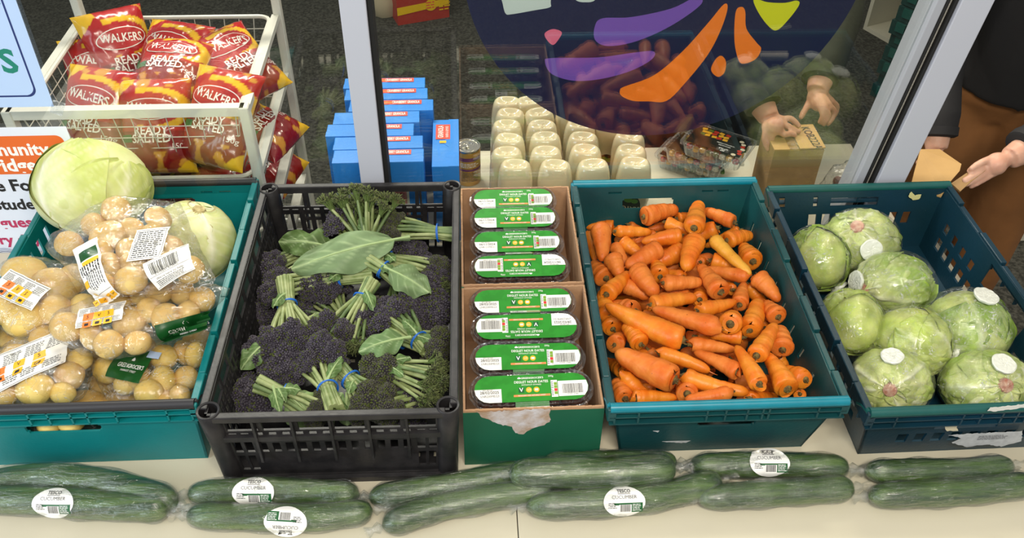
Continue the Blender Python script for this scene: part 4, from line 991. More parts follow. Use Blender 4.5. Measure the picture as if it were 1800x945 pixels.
# ================================================================== purple sprouting broccoli
m_flo = mat('purple_floret', '3a3140', .7, color2='4d4a4e', scale=60, bump=1.0, bscale=420, attr=True, var=.25, spec=.35)
m_stk = mat('broccoli_stalk', '73844c', .5, color2='9ea873', scale=40, bump=.3, bscale=120, stretch=(1, 1, 1))
m_stk2 = mat('broccoli_stalk_dark', '4d6238', .5, color2='70844e', scale=40, bump=.3, bscale=120)
m_lf = mat('broccoli_leaf', '5d7a4a', .55, attr=True, var=.15, scale=40, bump=.4, bscale=60, spec=.3)
m_band = mat('blue_elastic', '1f66c2', .45)
FL = {}
def floret_mesh(kind, k):
    if (kind, k) in FL: return FL[kind, k]
    rr = random.Random(k*31+len(kind)); mb = MB(); cols = []
    if kind in ('purple', 'grey'):
        # a lumpy dome: a few lobes, each covered in tight buds
        lobes = [(V((0, 0, .0)), .62)]+[(V((cos(a), sin(a), -.28))*rr.uniform(.45, .62), rr.uniform(.34, .5)) for a in [j*2*pi/6+rr.uniform(-.3, .3) for j in range(6)]]
        for (lc_, lr_) in lobes:
            n = int(46*(lr_/.6)**2)+12
            for i in range(n):
                zz = 1-(i+.5)/n*1.45; ph = i*2.39996; r_ = sqrt(max(0, 1-zz*zz)); d = V((r_*cos(ph), r_*sin(ph), zz)); p = lc_+d*lr_
                b0 = len(mb.v); mb.ball(p, rr.uniform(.075, .12), 6); w = rr.random(); base = L_('60586a') if kind == 'purple' else L_('66635c'); hi = L_('a09aa2') if kind == 'purple' else L_('9a9c80')
                c = tuple(base[q]*(1-w*.55)+hi[q]*w*.55 for q in range(3)); 
                if rr.random() < (.16 if kind == 'purple' else .32): c = L_('76823f')
                cols += [c]*(len(mb.v)-b0)
            b0 = len(mb.v); mb.ball(lc_, lr_*.96, 8); cols += [L_('47404a')]*(len(mb.v)-b0)
    else:
        # loose open head: thin branching stems ending in pointed buds
        for i in range(17):
            a = i*2.4; e = .25+.75*((i*.37) % 1); d = V((cos(a)*e*.8, sin(a)*e*.8, 1.15-e*.55)); b0 = len(mb.v)
            mb.tube([V((0, 0, -.7)), d*.35+V((0, 0, -.25)), d*.85], [.055, .04, .028], 5); cols += [L_('86a055')]*(len(mb.v)-b0)
            for j in range(9):
                q = d*.85+V((rr.uniform(-.2, .2), rr.uniform(-.2, .2), rr.uniform(-.18, .2))); dd = (q-d*.4).normalized(); b0 = len(mb.v)
                mb.tube([d*.78, q, q+dd*.07, q+dd*.13], [.014, .035, .038, .008], 5); c = L_(['98a866', '7c8c55', 'aab673', '6a6c52'][rr.randrange(4)]); cols += [c]*(len(mb.v)-b0)
    mb.c = cols; me = mb.mesh('floret', m_flo, ang=180); FL[kind, k] = me; return me
def leaf(name, base, tip, w, nrm, parent, curl=.02, wav=.006, seed=0, pale=0, lobes=3, col=None):
    base, tip = V(base), V(tip); ax = tip-base; L = ax.length; ax.normalize(); n = (V(nrm)-ax*V(nrm).dot(ax)).normalized(); s = ax.cross(n); mb = MB(); cols = []; nu, nv = 16, 30; rr = random.Random(seed); ph = rr.uniform(0, 6)
    g0 = L_(col or '6e8c58'); g1 = L_('b4c795')
    for th in (0, 1):
        for j in range(nv+1):
            v = j/nv
            pro = (.10+.04*v if v < .16 else max(.02, sin(pi*min(1, ((v-.13)/.87))**.8)**.6))*(1+.10*sin(v*lobes*6.28+ph))
            for i in range(nu+1):
                u = i/nu*2-1; uu = u*w/2*pro
                lat = max(0, 1-abs(((v-abs(u)*.22)*6+ph) % 1-.5)*9)*(v > .18)*(1-abs(u)*.6); mid = math.exp(-(u*pro/.055)**2)
                p = base+ax*(L*v)+s*uu+n*(curl*(sin(v*pi))-(u*u)*w*.16*pro+wav*sin(v*13+ph+u*2)*abs(u)+wav*.5*noise.noise(V((u*3, v*6, seed)))+.0012*lat-.0012*mid)-n*(.0009*th)
                mb.v.append(tup(p)); k = min(1, mid*.9+lat*.55); g = .85+.3*noise.noise(V((u*2, v*4, seed+3)))
                cols.append(tuple(g0[q]*g*(1-k)+g1[q]*k for q in range(3)))
    m = (nu+1)*(nv+1)
    for j in range(nv):
        for i in range(nu):
            q = j*(nu+1)+i; mb.f.append((q, q+1, q+nu+2, q+nu+1)); mb.m.append(0); mb.f.append((m+q, m+q+nu+1, m+q+nu+2, m+q+1)); mb.m.append(0)
    mb.c = cols; o = part(name, mb, m_lf, parent, ang=120)
    part('midrib', MB().tube([base+ax*(L*t_)+n*(curl*sin(t_*pi)+.0008) for t_ in (0, .15, .35, .6, .85)], [.0030, .0026, .002, .0012, .0005], 6), mat('leaf_midrib', '9fb57c', .5), o); return o
def bunch(bp, hp, zb, zh, nf, spread, kind, label, seed, fr=(.016, .023), stalks=None, band=.28, flat=.45, leaves=1, stalkcol=0):
    rr = random.Random(seed); nf = int(nf*1.3+1); spread *= 1.12; B = at(*bp, zb); H = at(*hp, zh); ax = (H-B); L = ax.length; ax.normalize(); side = V((0, 0, 1)).cross(ax).normalized() if abs(ax.z) < .95 else V((1, 0, 0)); nn = ax.cross(side)
    t = thing('broccoli_bunch', label, 'broccoli', tup((B+H)/2-V((0, 0, .03))), 'bunches of purple sprouting broccoli in the black crate')
    br = .0135 if L > .06 else .01
    for i in range(nf):
        a = i*2.4+seed; e = sqrt((i+.5)/nf); hx, hy = cos(a)*e*spread, sin(a)*e*spread*flat
        tip = H+side*hx+nn*hy+ax*(rr.uniform(-.25, .25)*spread+(1-e)*.012)
        tip.x = min(max(tip.x, BX+.024), BX+BW-.026); tip.y = min(max(tip.y, BY+.024), BY+BD-.026)
        r_ = rr.uniform(*fr); kd = kind if kind != 'mixed' else rr.choice(['purple', 'grey', 'open'])
        q = B+side*(cos(a)*br*sqrt(e))+nn*(sin(a)*br*sqrt(e)); m1 = B+ax*(L*band)+side*(cos(a)*br*.7)+nn*(sin(a)*br*.7); m2 = m1.lerp(tip, .5)+nn*.003
        if L > .05:
            part('stalk', MB().tube([q, m1, m2, tip-(tip-m2).normalized()*r_*.3], [.0046, .0042, .0036, .0028], 8), (m_stk, m_stk2)[1 if rr.random() < .35+stalkcol*.4 else 0], t, ang=70)
        d = ((tip-m2).normalized()*.6+V((0, -.15, .75))).normalized(); me = floret_mesh(kd, rr.randrange(4))
        o = bpy.data.objects.new('floret', me); COL.objects.link(o); o.parent = t; o.matrix_parent_inverse = Matrix.Translation(-t.location)
        if kd == 'open': d = (tip-m2).normalized()*.8+V((0, 0, .3)); d.normalize()
        elif L > .05 and i % 2 == 0:
            o2 = bpy.data.objects.new('floret', floret_mesh(kd, rr.randrange(4))); COL.objects.link(o2); o2.parent = t; o2.matrix_parent_inverse = Matrix.Translation(-t.location)
            q2 = tip.lerp(m2, .28)+V((0, 0, .010)); o2.matrix_basis = Matrix.Translation(q2) @ (V((rr.uniform(-.3, .3), -.35, .8)).to_track_quat('Z', 'Y').to_matrix() @ Matrix.Rotation(rr.uniform(0, 6), 3, 'Z')).to_4x4() @ Matrix.Scale(r_*rr.uniform(.75, 1), 4)
        o.matrix_basis = Matrix.Translation(tip) @ (d.to_track_quat('Z', 'Y').to_matrix() @ Matrix.Rotation(rr.uniform(0, 6), 3, 'Z')).to_4x4() @ Matrix.Scale(r_*(1.2 if kd == 'open' else 1), 4)
    if band and L > .05:
        for kx in range(2):
            C = B+ax*(L*(band+.012*kx*1/L*.1)); pts = []
            for j in range(21):
                a = 2*pi*j/20; w = (.5-kx)*.006*sin(a*1+kx*2); pts.append(C+side*(cos(a)*(br+.0042))+nn*(sin(a)*(br+.0042))+ax*w)
            part('elastic_band', MB().tube(pts, .0013, 6, cap=False), m_band, t)
    for i in range(leaves):
        a = rr.uniform(-1, 1); p0 = B+ax*(L*rr.uniform(.2, .5))+nn*.01; p1 = p0+(ax+side*a*1.2).normalized()*rr.uniform(.035, .06)+V((0, 0, .012))
        leaf('leaf', p0, p1, .022, (0, -.2, 1), t, .006, .003, seed*5+i, col='5f7d44')
    return t
bunch((646, 445), (640, 372), .120, .170, 14, .060, 'open', 'green open-headed broccoli bunch standing up against the back wall of the black crate', 1, (.017, .022), flat=.8)
bunch((625, 430), (598, 392), .10, .145, 9, .032, 'purple', 'dark purple broccoli heads just left of the upright green bunch', 2, leaves=0)
bunch((802, 412), (688, 402), .125, .130, 10, .036, 'grey', 'broccoli bunch lying with its stalk ends against the right wall at the back', 3, (.013, .018), leaves=0)
bunch((648, 448), (775, 480), .135, .120, 10, .034, 'mixed', 'broccoli bunch pointing right below the one with ends on the right wall', 4, (.012, .018))
bunch((645, 455), (748, 520), .145, .120, 9, .036, 'purple', 'broccoli bunch whose knobbly pale cut ends show at the foot of the big leaf', 5, (.014, .020), stalkcol=-.8)
bunch((655, 482), (478, 505), .120, .110, 13, .034, 'purple', 'broccoli bunch pointing left under the big flat leaf, two blue bands', 6, (.013, .019), band=.33)
bunch((500, 492), (512, 598), .135, .120, 15, .046, 'purple', 'broccoli bunch at the left with thick pale stalks over dark purple heads', 7, (.015, .021), stalkcol=-.8, band=.42)
bunch((655, 495), (600, 590), .135, .110, 13, .040, 'mixed', 'broccoli bunch in the middle with withered pale stalks and yellow-green heads', 8, (.013, .019), band=.3)
bunch((752, 615), (694, 552), .115, .125, 12, .036, 'purple', 'broccoli bunch under the rounded leaf right of the middle', 9, (.015, .021), band=.25)
bunch((590, 722), (560, 640), .115, .105, 10, .038, 'purple', 'broccoli bunch at the front with bright stubby stalk ends and one blue band', 10, (.014, .02), band=.45, stalkcol=-.8)
bunch((452, 672), (560, 722), .125, .095, 9, .030, 'grey', 'broccoli bunch with wilted curling leaves near the front left corner', 11, (.011, .016), band=.40, leaves=3)
bunch((640, 640), (752, 668), .110, .125, 11, .042, 'open', 'loose green broccoli bunch with long branches in the front right corner', 12, (.015, .021), leaves=2)
bunch((560, 560), (478, 640), .09, .095, 13, .050, 'purple', 'mass of dark purple broccoli heads left of the middle', 13, (.016, .022), leaves=0, band=0)
bunch((520, 640), (432, 700), .07, .075, 11, .040, 'purple', 'dark broccoli heads sunk in the front left corner of the black crate', 14, (.016, .022), leaves=1, band=0)
bunch((590, 430), (470, 480), .095, .095, 12, .042, 'purple', 'dark broccoli heads under the crumpled leaf against the left wall', 15, (.015, .021), leaves=0, band=0)
bunch((700, 520), (775, 545), .095, .100, 12, .036, 'purple', 'dark broccoli heads stacked along the right wall', 16, (.016, .022), leaves=0, band=0)
bunch((600, 650), (655, 705), .105, .110, 10, .040, 'grey', 'greyish broccoli heads just behind the middle of the front rail', 17, (.014, .020), leaves=1, band=.3)
bunch((690, 590), (770, 610), .10, .115, 9, .032, 'grey', 'grey-green broccoli bunch beside the right wall, in front of the rounded leaf', 18, (.013, .018), band=.25)
bunch((600, 600), (640, 560), .08, .105, 10, .036, 'purple', 'dark broccoli heads in the centre of the black crate', 19, (.015, .021), leaves=0, band=0)
bunch((640, 690), (720, 715), .05, .08, 10, .044, 'purple', 'dark broccoli heads low down behind the front rail at the right', 20, (.015, .021), leaves=0, band=0)
bunch((600, 560), (560, 520), .06, .08, 12, .055, 'purple', 'dark broccoli heads buried near the centre of the crate', 21, (.016, .022), leaves=0, band=0)
bunch((680, 470), (720, 440), .07, .09, 12, .05, 'purple', 'dark broccoli heads buried by the back right corner', 22, (.016, .022), leaves=0, band=0)
EX = [((520, 560), (500, 655), .10, 'dark purple heads left of the middle, below the thick pale stalks'), ((600, 600), (572, 612), .125, 'rounded purple head cluster just left of the crate centre'), ((700, 500), (705, 545), .12, 'purple heads under the folded leaf'),
      ((640, 540), (650, 560), .10, 'purple heads between the withered stalks and the rounded leaf'), ((560, 470), (560, 505), .11, 'purple heads below the big flat leaf tip'), ((700, 640), (668, 650), .12, 'greyish heads before the rounded leaf'),
      ((745, 700), (672, 712), .115, 'grey purple heads against the front rail, right of the middle'), ((790, 480), (770, 475), .115, 'purple heads in the back right corner'), ((440, 540), (452, 545), .07, 'purple heads low along the left wall')]
for i, (b_, h_2, z_, l_) in enumerate(EX):
    bunch(b_, h_2, z_-.03, z_, 10, .030, 'grey' if 'grey' in l_ else 'purple', l_+', in the black crate' if len(l_.split()) < 12 else l_, 60+i, (.014, .021), leaves=0, band=0)
def bigleaf(label, b, t_, zb, zt, w, **k):
    B, T = at(*b, zb), at(*t_, zt); t = thing('broccoli_leaf', label, 'leaf', tup((B+T)/2), 'loose broccoli leaves in the black crate'); leaf('leaf_blade', B, T, w, (0, -.45, .9), t, **k); return t
bigleaf('biggest flat grey-green leaf with pale veins, its stem running to the back right', (720, 416), (512, 472), .165, .150, .078, curl=.016, wav=.008, seed=1, col='7c9568', lobes=2)
bigleaf('broad leaf folded over the stalks right of the big flat leaf', (676, 470), (757, 515), .165, .150, .056, curl=.012, wav=.006, seed=2, col='748c5c')
bigleaf('rounded upturned leaf with a pale midrib, right of the centre', (722, 592), (630, 618), .150, .140, .044, curl=.014, wav=.005, seed=3, col='6f8d57')
bigleaf('crumpled leaf against the back left corner of the black crate', (600, 440), (490, 425), .120, .130, .062, curl=.02, wav=.014, seed=4, col='5f7a42')
bigleaf('leaf hanging against the left wall, halfway along', (470, 600), (423, 650), .120, .10, .04, curl=.01, wav=.005, seed=5, col='6a8750')
bigleaf('pale leaf pressed flat behind the front rail, left of the middle', (505, 690), (560, 745), .115, .07, .065, curl=.01, wav=.005, seed=6, col='86a064')
bigleaf('pale leaf behind the front rail, at the middle', (610, 690), (610, 748), .105, .07, .045, curl=.01, wav=.004, seed=7, col='8aa468')
bigleaf('small curled leaf by the front rail, between the bright stalk ends', (585, 745), (600, 690), .07, .12, .034, curl=.01, wav=.004, seed=8, col='6a8850')

# ================================================================== behind the glass
# ---- upside-down squeeze bottles
m_bot = mat('cream_sauce_bottle', 'd6c9a4', .16, coat=.6, sub=.15, var=.05, scale=20)
m_cap = mat('bottle_cap_green', '2f5a2c', .4); m_bl = mat('bottle_label_dark', '2b2418', .4)
def bottle_mesh():
    mb = MB(); n = 28; prof = []
    # cap down, base up; superelliptic section swells to the shoulder and draws in to a dished base
    for z, a, b in ((.030, .012, .012), (.040, .020, .016), (.060, .033, .022), (.095, .0395, .0265), (.125, .0385, .026), (.150, .0382, .0272), (.168, .0360, .0265), (.179, .0338, .0252), (.1860, .0308, .0230), (.1895, .0272, .0200), (.1905, .0240, .0176), (.1890, .0205, .0148), (.1845, .0140, .0100), (.1815, .0080, .006), (.1832, .0045, .0035), (.1852, .0025, .002)):
        prof.append((z, a, b))
    for z, a, b in prof:
        for j in range(n):
            th = 2*pi*j/n; c, s = cos(th), sin(th); e = 2/2.6
            mb.v.append((a*abs(c)**e*(1 if c >= 0 else -1), b*abs(s)**e*(1 if s >= 0 else -1), z))
    for i in range(len(prof)-1):
        for j in range(n): mb.f.append((i*n+j, i*n+(j+1) % n, (i+1)*n+(j+1) % n, (i+1)*n+j)); mb.m.append(0)
    mb.f.append(tuple((len(prof)-1)*n+j for j in range(n))); mb.m.append(0); return mb
bme = bottle_mesh(); bot_me = bme.mesh('bottle', m_bot, ang=70)
cap_me = MB().lathe([(.021, 0), (.0215, .004), (.021, .028), (.015, .034), (.012, .040)], 22).mesh('cap', m_cap)
bvb = bvh_of(bme); Q = Print()
Q.oval(0, -.012, .022, .030, m_bl, 1, 24, 3); Q.oval(-.006, .004, .010, .007, mat('leaf_green_ink', '5b8a2a', .5), 2, 16, 2); Q.oval(.008, .002, .008, .006, mat('leaf_green_ink', '5b8a2a', .5), 2, 16, 2)
Q.text('MAYO', 0, -.018, .014, m_bot, 3, rot=pi, bold=.02)
lab_me = Q.mesh('front_label', drape_fn(bvb, (0, -.03, .10), (1, 0, 0), (0, 0, 1), .06, .0004))
BOT = [(906, 302, 0), (976, 302, 0), (1042, 306, 0), (1114, 309, 0), (891, 276, 0), (960, 272, 0), (1029, 274, 0), (1108, 279, 1), (895, 245, 0), (959, 242, 0), (1025, 249, 0), (1106, 248, 1),
       (891, 222, 0), (953, 219, 1), (1020, 228, 0), (1070, 225, 0), (897, 201, 1), (948, 197, 0), (1003, 205, 0), (892, 180, 0), (930, 176, 0)]
rws = [(2, 'nearest the glass'), (3, '')]
COLN = ['leftmost column', 'second column', 'third column', 'rightmost column']; ROWN = ['front row', 'second row', 'third row', 'fourth row', 'fifth row', 'sixth row']
cnt = {}
bidx = [(0, 0), (1, 0), (2, 0), (3, 0), (0, 1), (1, 1), (2, 1), (3, 1), (0, 2), (1, 2), (2, 2), (3, 2), (0, 3), (1, 3), (2, 3), (3, 3), (0, 4), (1, 4), (2, 4), (0, 5), (1, 5)]
prevs = {}
for i, (px, py, tw) in enumerate(BOT):
    cI, rI = bidx[i]; p = at(px, py, T2+.19)
    y = 1.602+.0535*rI+(.004 if (i*7) % 3 == 0 else 0); p = aty(px, py, y)
    x = at(px, py, T2+.19).x; x = aty(px, py, y).x
    t = thing('squeeze_bottle', f'cream upside-down squeeze bottle behind the glass, {ROWN[rI]} from the glass, {COLN[cI]}', 'bottle', (0, 0, 0), 'upside-down cream squeeze bottles')
    for nm, me in (('bottle_body', bot_me), ('cap', cap_me), ('front_label', lab_me)):
        o = bpy.data.objects.new(nm, me); COL.objects.link(o); o.parent = t
    t.location = (x, y, T2); t.rotation_euler = (0, 0, R.uniform(-.25, .25)-(.25 if tw else 0))

# ---- blue granola boxes, a tin
m_gbx = mat('granola_box_blue', '2f86dc', .38, var=.06, scale=30); m_gred = mat('granola_red', 'e0503e', .4); m_cream = mat('granola_cream_panel', 'd9dccb', .4); m_dred = mat('granola_dark_red', 'b8303a', .4)
def cereal(x, y, w, d, h, rz, label, kind=0):
    t = thing('granola_box', label, 'cereal box', (x, y, T2), 'blue granola boxes', rz)
    M_ = Matrix.Translation((x, y, T2)) @ Matrix.Rotation(rz, 4, 'Z')
    W2 = lambda a, b, c: tup(M_ @ V((a, b, c)))
    bevel(part('carton', MB().box(-w/2, w/2, -d/2, d/2, 0, h, fn=W2), m_gbx, t, smooth=False), .0015, 2)
    fl = MB(); k = .0007
    pts = [(-w/2, -d*.12), (-w*.10, -d*.12), (-w*.06, 0), (0, d*.10), (w*.06, 0), (w*.10, -d*.12), (w/2, -d*.12), (w/2, -d/2), (-w/2, -d/2)]
    fl.add([W2(a, b, h+k) for a, b in pts]+[W2(a, b, h) for a, b in pts], [tuple(range(9))]+[(i, i+9, (i+1) % 9+9, (i+1) % 9) for i in range(9)])
    part('top_flap', fl, m_gbx, t, smooth=False)
    Q = Print(); tp = lambda a, b, e: M_ @ V((a, b, h+.0008+e))
    if kind == 0:
        Q.rect(w*.10, d*.24, w*.52, d*.36, m_gred, 1); Q.text('CRANBERRY GRANOLA', w*.17, d*.24, d*.30, WHITE, 2, bold=.02, width=w*.33); Q.text('Delicious', -w*.08, d*.24, d*.2, YEL, 2)
    else:
        Q.rect(w*.22, d*.1, w*.32, d*.55, m_gred, 1, rot=0); Q.text('GRANOLA', w*.22, d*.18, .017, WHITE, 2, bold=.01, width=w*.26); Q.text('RAISIN & ALMOND', w*.22, -d*.06, .009, WHITE, 2, width=w*.24); Q.rect(w*.0, d*.1, w*.05, d*.25, YEL, 2)
    part('top_print', Q.mesh('top_print', tp), None, t)
    Q = Print(); fr = lambda a, b, e: M_ @ V((a, -d/2-.0004-e, b))
    if kind == 0:
        Q.rect(-.01, h*.46, w*.74, h*.62, m_cream, 1); Q.rect(w*.12, h*.52, w*.34, h*.34, mat('granola_pink', 'c98f86', .5), 2)
        Q.text('NO ARTIFICIAL', w*.12, h*.655, .012, m_dred, 3, width=w*.3); Q.text('COLOURS OR FLAVOURS', w*.12, h*.575, .010, m_dred, 3, width=w*.3); Q.text('HIGH IN FIBRE', w*.12, h*.49, .011, m_dred, 3, width=w*.3); Q.rect(w*.12, h*.27, w*.34, h*.13, m_dred, 2)
    else:
        Q.rect(0, h*.72, d*0+w*.72, h*.30, m_dred, 1); Q.text('GRANOLA', 0, h*.79, .012, WHITE, 2, bold=.02, width=w*.5); Q.lines(0, h*.68, w*.6, h*.12, 4, WHITE, 2); Q.rect(0, h*.30, w*.6, h*.25, m_cream, 1)
    part('front_print', Q.mesh('front_print', fr), None, t)
    if kind == 1: pass
    return t
GX = [(-.186, 0), (-.190, -.0), (-.201, 0), (-.197, 0), (-.178, 0), (-.186, 0), (-.188, 0)]
nmw = ['nearest to the glass', 'second from the glass', 'third from the glass', 'fourth from the glass, pushed left', 'fifth from the glass, pushed right', 'second from the back', 'farthest from the glass']
for i in range(7):
    cereal([-.192, -.195, -.216, -.205, -.175, -.189, -.196][i], 1.590+.0505*i, .190, .049, .228, [0, .01, -.01, .015, 0, .01, -.005][i], f'blue granola box in the upright row behind the glass, {nmw[i]}')
# end box stands turned, narrow side to the glass
t = cereal(-.052, 1.672, .185, .058, .205, radians(90), 'blue granola box turned sideways between the row of boxes and the tin', 1)
tin = thing('food_tin', 'small gold food tin with a ring-pull lid, standing left of the squeeze bottles', 'tin', (-.006, 1.83, T2))
m_steel = mat('tin_steel', 'c9c6bc', .25, 1.0); tx, ty, th_, tr = -.004, 1.815, .100, .0305
part('body', MB().lathe([(tr, .002), (tr, th_-.004)], 36, c=(tx, ty, T2), cap=False), mat('gold_tin_wrap', 'a97a2a', .35, color2='c49a4a', scale=30), tin)
Q = Print(); cy = lambda a, b, e: V((tx+(tr+.0004+e)*sin(a/tr), ty-(tr+.0004+e)*cos(a/tr), T2+b))
Q.rect(0, .078, .07, .010, mat('tin_purple', '6a3560', .5), 1, .004); Q.rect(.0, .048, .08, .006, mat('tin_purple', '6a3560', .5), 1, .004); Q.lines(.0, .028, .06, .028, 7, INKG, 2); Q.lines(0, .062, .06, .014, 3, WHITE, 2)
part('wrap_print', Q.mesh('wrap_print', cy), None, tin)
part('lid', MB().lathe([(tr+.0005, 0), (tr+.0008, .003), (tr+.0002, .0045), (tr-.002, .0045), (tr-.003, .0015), (tr*.72, .0015), (tr*.70, .0025), (tr*.5, .0025), (tr*.48, .0015), (.001, .0015)], 40, c=(tx, ty, T2+th_-.004)), m_steel, tin)
rp = []
for j in range(15): a = 2*pi*j/14; rp.append((tx-.010+.010*cos(a), ty-.004+.0055*sin(a), T2+th_+.0015+.001*cos(a)))
part('ring_pull', MB().tube(rp, .0013, 6, cap=False).box(tx-.004, tx+.004, ty-.006, ty-.001, T2+th_-.001, T2+th_+.001), m_steel, tin)

# ---- stacked punnets of vegetable kebabs
m_pun = film('punnet_plastic', (.96, .97, .97), 1.5, .07, .3, 60, .12, gain=1.8); m_blkcard = mat('black_sleeve', '16150f', .35)
def punnet(cx, cy, z, rz, label, seed, top=True):
    t = thing('food_punnet', label, 'food tray', (cx, cy, z), 'clear punnets of vegetables stacked behind the glass', rz)
    M_ = Matrix.Translation((cx, cy, z)) @ Matrix.Rotation(rz, 4, 'Z'); w, d, h = .155, .105, .038; rr = random.Random(seed)
    def rr_(ww, dd, zz, r=.014):
        pts = []
        for (sx, sy, a0) in ((1, -1, -pi/2), (1, 1, 0), (-1, 1, pi/2), (-1, -1, pi)):
            for k in range(5): a = a0+k*pi/8; pts.append(M_ @ V((sx*(ww/2-r)+r*cos(a), sy*(dd/2-r)+r*sin(a), zz)))
        return pts
    mb = MB(); loft(mb, [rr_(w-.02, d-.02, .001), rr_(w-.008, d-.008, h-.006), rr_(w+.004, d+.004, h-.004), rr_(w+.004, d+.004, h), rr_(w-.008, d-.008, h+.001)], cap1=False)
    for i in range(9):
        x = -w/2+.018+i*.015
        for s in (-1, 1): mb.tube([M_ @ V((x, s*(d/2-.011), .003)), M_ @ V((x, s*(d/2-.004), h-.007))], .0016, 5)
    for i in range(6):
        y = -d/2+.018+i*.014
        for s in (-1, 1): mb.tube([M_ @ V((s*(w/2-.011), y, .003)), M_ @ V((s*(w/2-.004), y, h-.007))], .0016, 5)
    part('clear_tray', mb, m_pun, t, ang=40)
    cols = [mat('pepper_red', 'b8321c', .35), mat('pepper_yellow', 'd9a326', .35), mat('courgette_green', '4a6a24', .4), mat('onion_white', 'd8cbb0', .4)]; mb = MB()
    for i in range(8):
        for j in range(5): mb.ball(M_ @ V((-w/2+.020+i*.0165, -d/2+.020+j*.0165, .022+rr.uniform(-.003, .004))), (.009, .009, .008), 6, rr.randrange(4))
    for i in range(8): mb.ball(M_ @ V((-w/2+.020+i*.0165, 0, .010)), (.009, .035, .006), 6, rr.randrange(4))
    part('vegetable_chunks', mb, cols, t)['kind'] = 'stuff'
    Q = Print(); f = lambda a, b, e: M_ @ V((a, b, h+.0012+e))
    Q.rect(0, 0, w-.022, d-.022, m_blkcard, 1)
    for i in range(5):
        for j in range(3): Q.rect(-.045+i*.014+rr.uniform(-.002, .002), .010+j*.011, .012, .009, cols[(1, 1, 0, 2)[rr.randrange(4)]], 2, rot=rr.uniform(-.4, .4))
    for i in range(7): Q.oval(.054+rr.uniform(-.008, .008), -.036+i*.010, .006, .005, cols[(0, 0, 3)[rr.randrange(3)]], 2, 10)
    Q.rect(.022, -.030, .030, .014, mat('sleeve_grey', '40403c', .5), 2); Q.text('LITTLE', .022, -.0265, .0075, WHITE, 3, rot=pi, bold=.02); Q.text('PIT', .022, -.0335, .0075, WHITE, 3, rot=pi, bold=.02)
    Q.text('HALLOUMI', .020, -.014, .006, WHITE, 3, rot=pi); Q.text('VEGETABLE KEBABS', .020, -.006, .005, WHITE, 3, rot=pi)
    part('printed_sleeve', Q.mesh('printed_sleeve', f), None, t)
    mb = MB(); loft(mb, [rr_(w-.006, d-.006, h+.002), rr_(w-.010, d-.010, h+.0045)]); part('lid_film', mb, film('lid_film_clear', (.96, .97, .97), 1.45, 0, .15, 30, .1, gain=1.2), t)
    return t
pz = T2
for i, (px, py, a, lab) in enumerate((((1215, 268), 0, -.62, 'bottom clear punnet of the stack beside the squeeze bottles'), ((1232, 258), 0, -.66, 'middle clear punnet of the stack, sticking out to the left'), ((1264, 244), 0, -.60, 'top clear punnet with a black printed sleeve lying upside down'))):
    q = at(*px, pz+.045) if False else at(px, py, pz+.045) if not isinstance(px, tuple) else at(px[0], px[1], pz+.045)
    punnet(q.x, q.y, pz, a, lab, 40+i); pz += .0475

# ---- brown carton being opened, pack with an orange box
m_kraft = mat('kraft_carton', '9a7a4c', .75, color2='8a6c42', scale=30, bump=.15, bscale=200); m_kraft2 = mat('kraft_carton_light', 'b08d56', .7, var=.08, scale=30)
kb = thing('cardboard_box', 'small brown carton under the hands behind the glass, printed KOB222A', 'box', (.75, 1.70, T2))
kx0, kx1, ky0, ky1, kz = .688, .803, 1.668, 1.765, .118
part('carton', MB().box(kx0, kx1, ky0, ky1, T2, kz), m_kraft, kb, smooth=False)
part('flap', MB().box(kx0, (kx0+kx1)/2-.001, ky0, ky1, kz, kz+.003), m_kraft2, kb, smooth=False)
part('flap', MB().box((kx0+kx1)/2+.001, kx1+.002, ky0, ky1, kz, kz+.003, fn=lambda x, y, z: (x, y, z+(x-kx0)*.03)), m_kraft2, kb, smooth=False)
part('clear_tape', MB().box((kx0+kx1)/2-.022, (kx0+kx1)/2+.012, ky0-.0006, ky1, kz+.0032, kz+.0046), film('parcel_tape', (.95, .9, .8), 1.5, .05, .5, 60, .1, gain=2), kb, smooth=False)
Q = Print(); Q.text('KOB222A', .766+.018, 1.708, .027, BLACK, 1, rot=-pi/2+.08, bold=.0, width=.090)
part('print', Q.mesh('print', lambda a, b, e: V((a, b, kz+.0042+(a-kx0)*.03+e))), None, kb)
part('tape_edge', MB().box(kx0, kx1, ky0-.0012, ky0, kz-.045, kz), mat('brown_tape', '8f7548', .4), kb, smooth=False)
cbag = thing('clear_food_bag', 'clear bag with a small orange and purple carton, beside the brush-sealed post', 'food bag', (.90, 1.66, T2))
part('carton', MB().box(.868, .93, 1.61, 1.64, T2, T2+.042, fn=lambda x, y, z: (x, y+(x-.868)*.5, z)), mat('purple_carton', '6a3a72', .4), cbag, smooth=False)
part('orange_face', MB().box(.8675, .93, 1.6094, 1.61, T2, T2+.030, fn=lambda x, y, z: (x, y+(x-.868)*.5, z)), mat('orange_carton', 'c8602c', .4), cbag, smooth=False)
Q = Print(); Q.text('DATE', .893, T2+.018, .012, mat('dark_red_ink', '6a1c18', .5), 1, bold=.02); part('print', Q.mesh('print', lambda a, b, e: V((a, 1.6091+(a-.868)*.5-e, b))), None, cbag)
mb = MB()
for i in range(10): rr = random.Random(i); mb.ball((.89+rr.uniform(-.015, .03), 1.70+rr.uniform(-.02, .02), T2+.03+rr.uniform(0, .02)), .013, 8)
part('brown_pieces', mb, mat('brown_food', '8a5c44', .6, color2='6a4434', scale=60), cbag)['kind'] = 'stuff'
hull_film('film', [V(p) for p in ((.85, 1.62, T2), (.95, 1.62, T2), (.95, 1.75, T2), (.85, 1.74, T2), (.87, 1.74, T2+.075), (.93, 1.74, T2+.09), (.86, 1.64, T2+.04), (.94, 1.64, T2+.05))], cbag, m_pun, wr=.003)

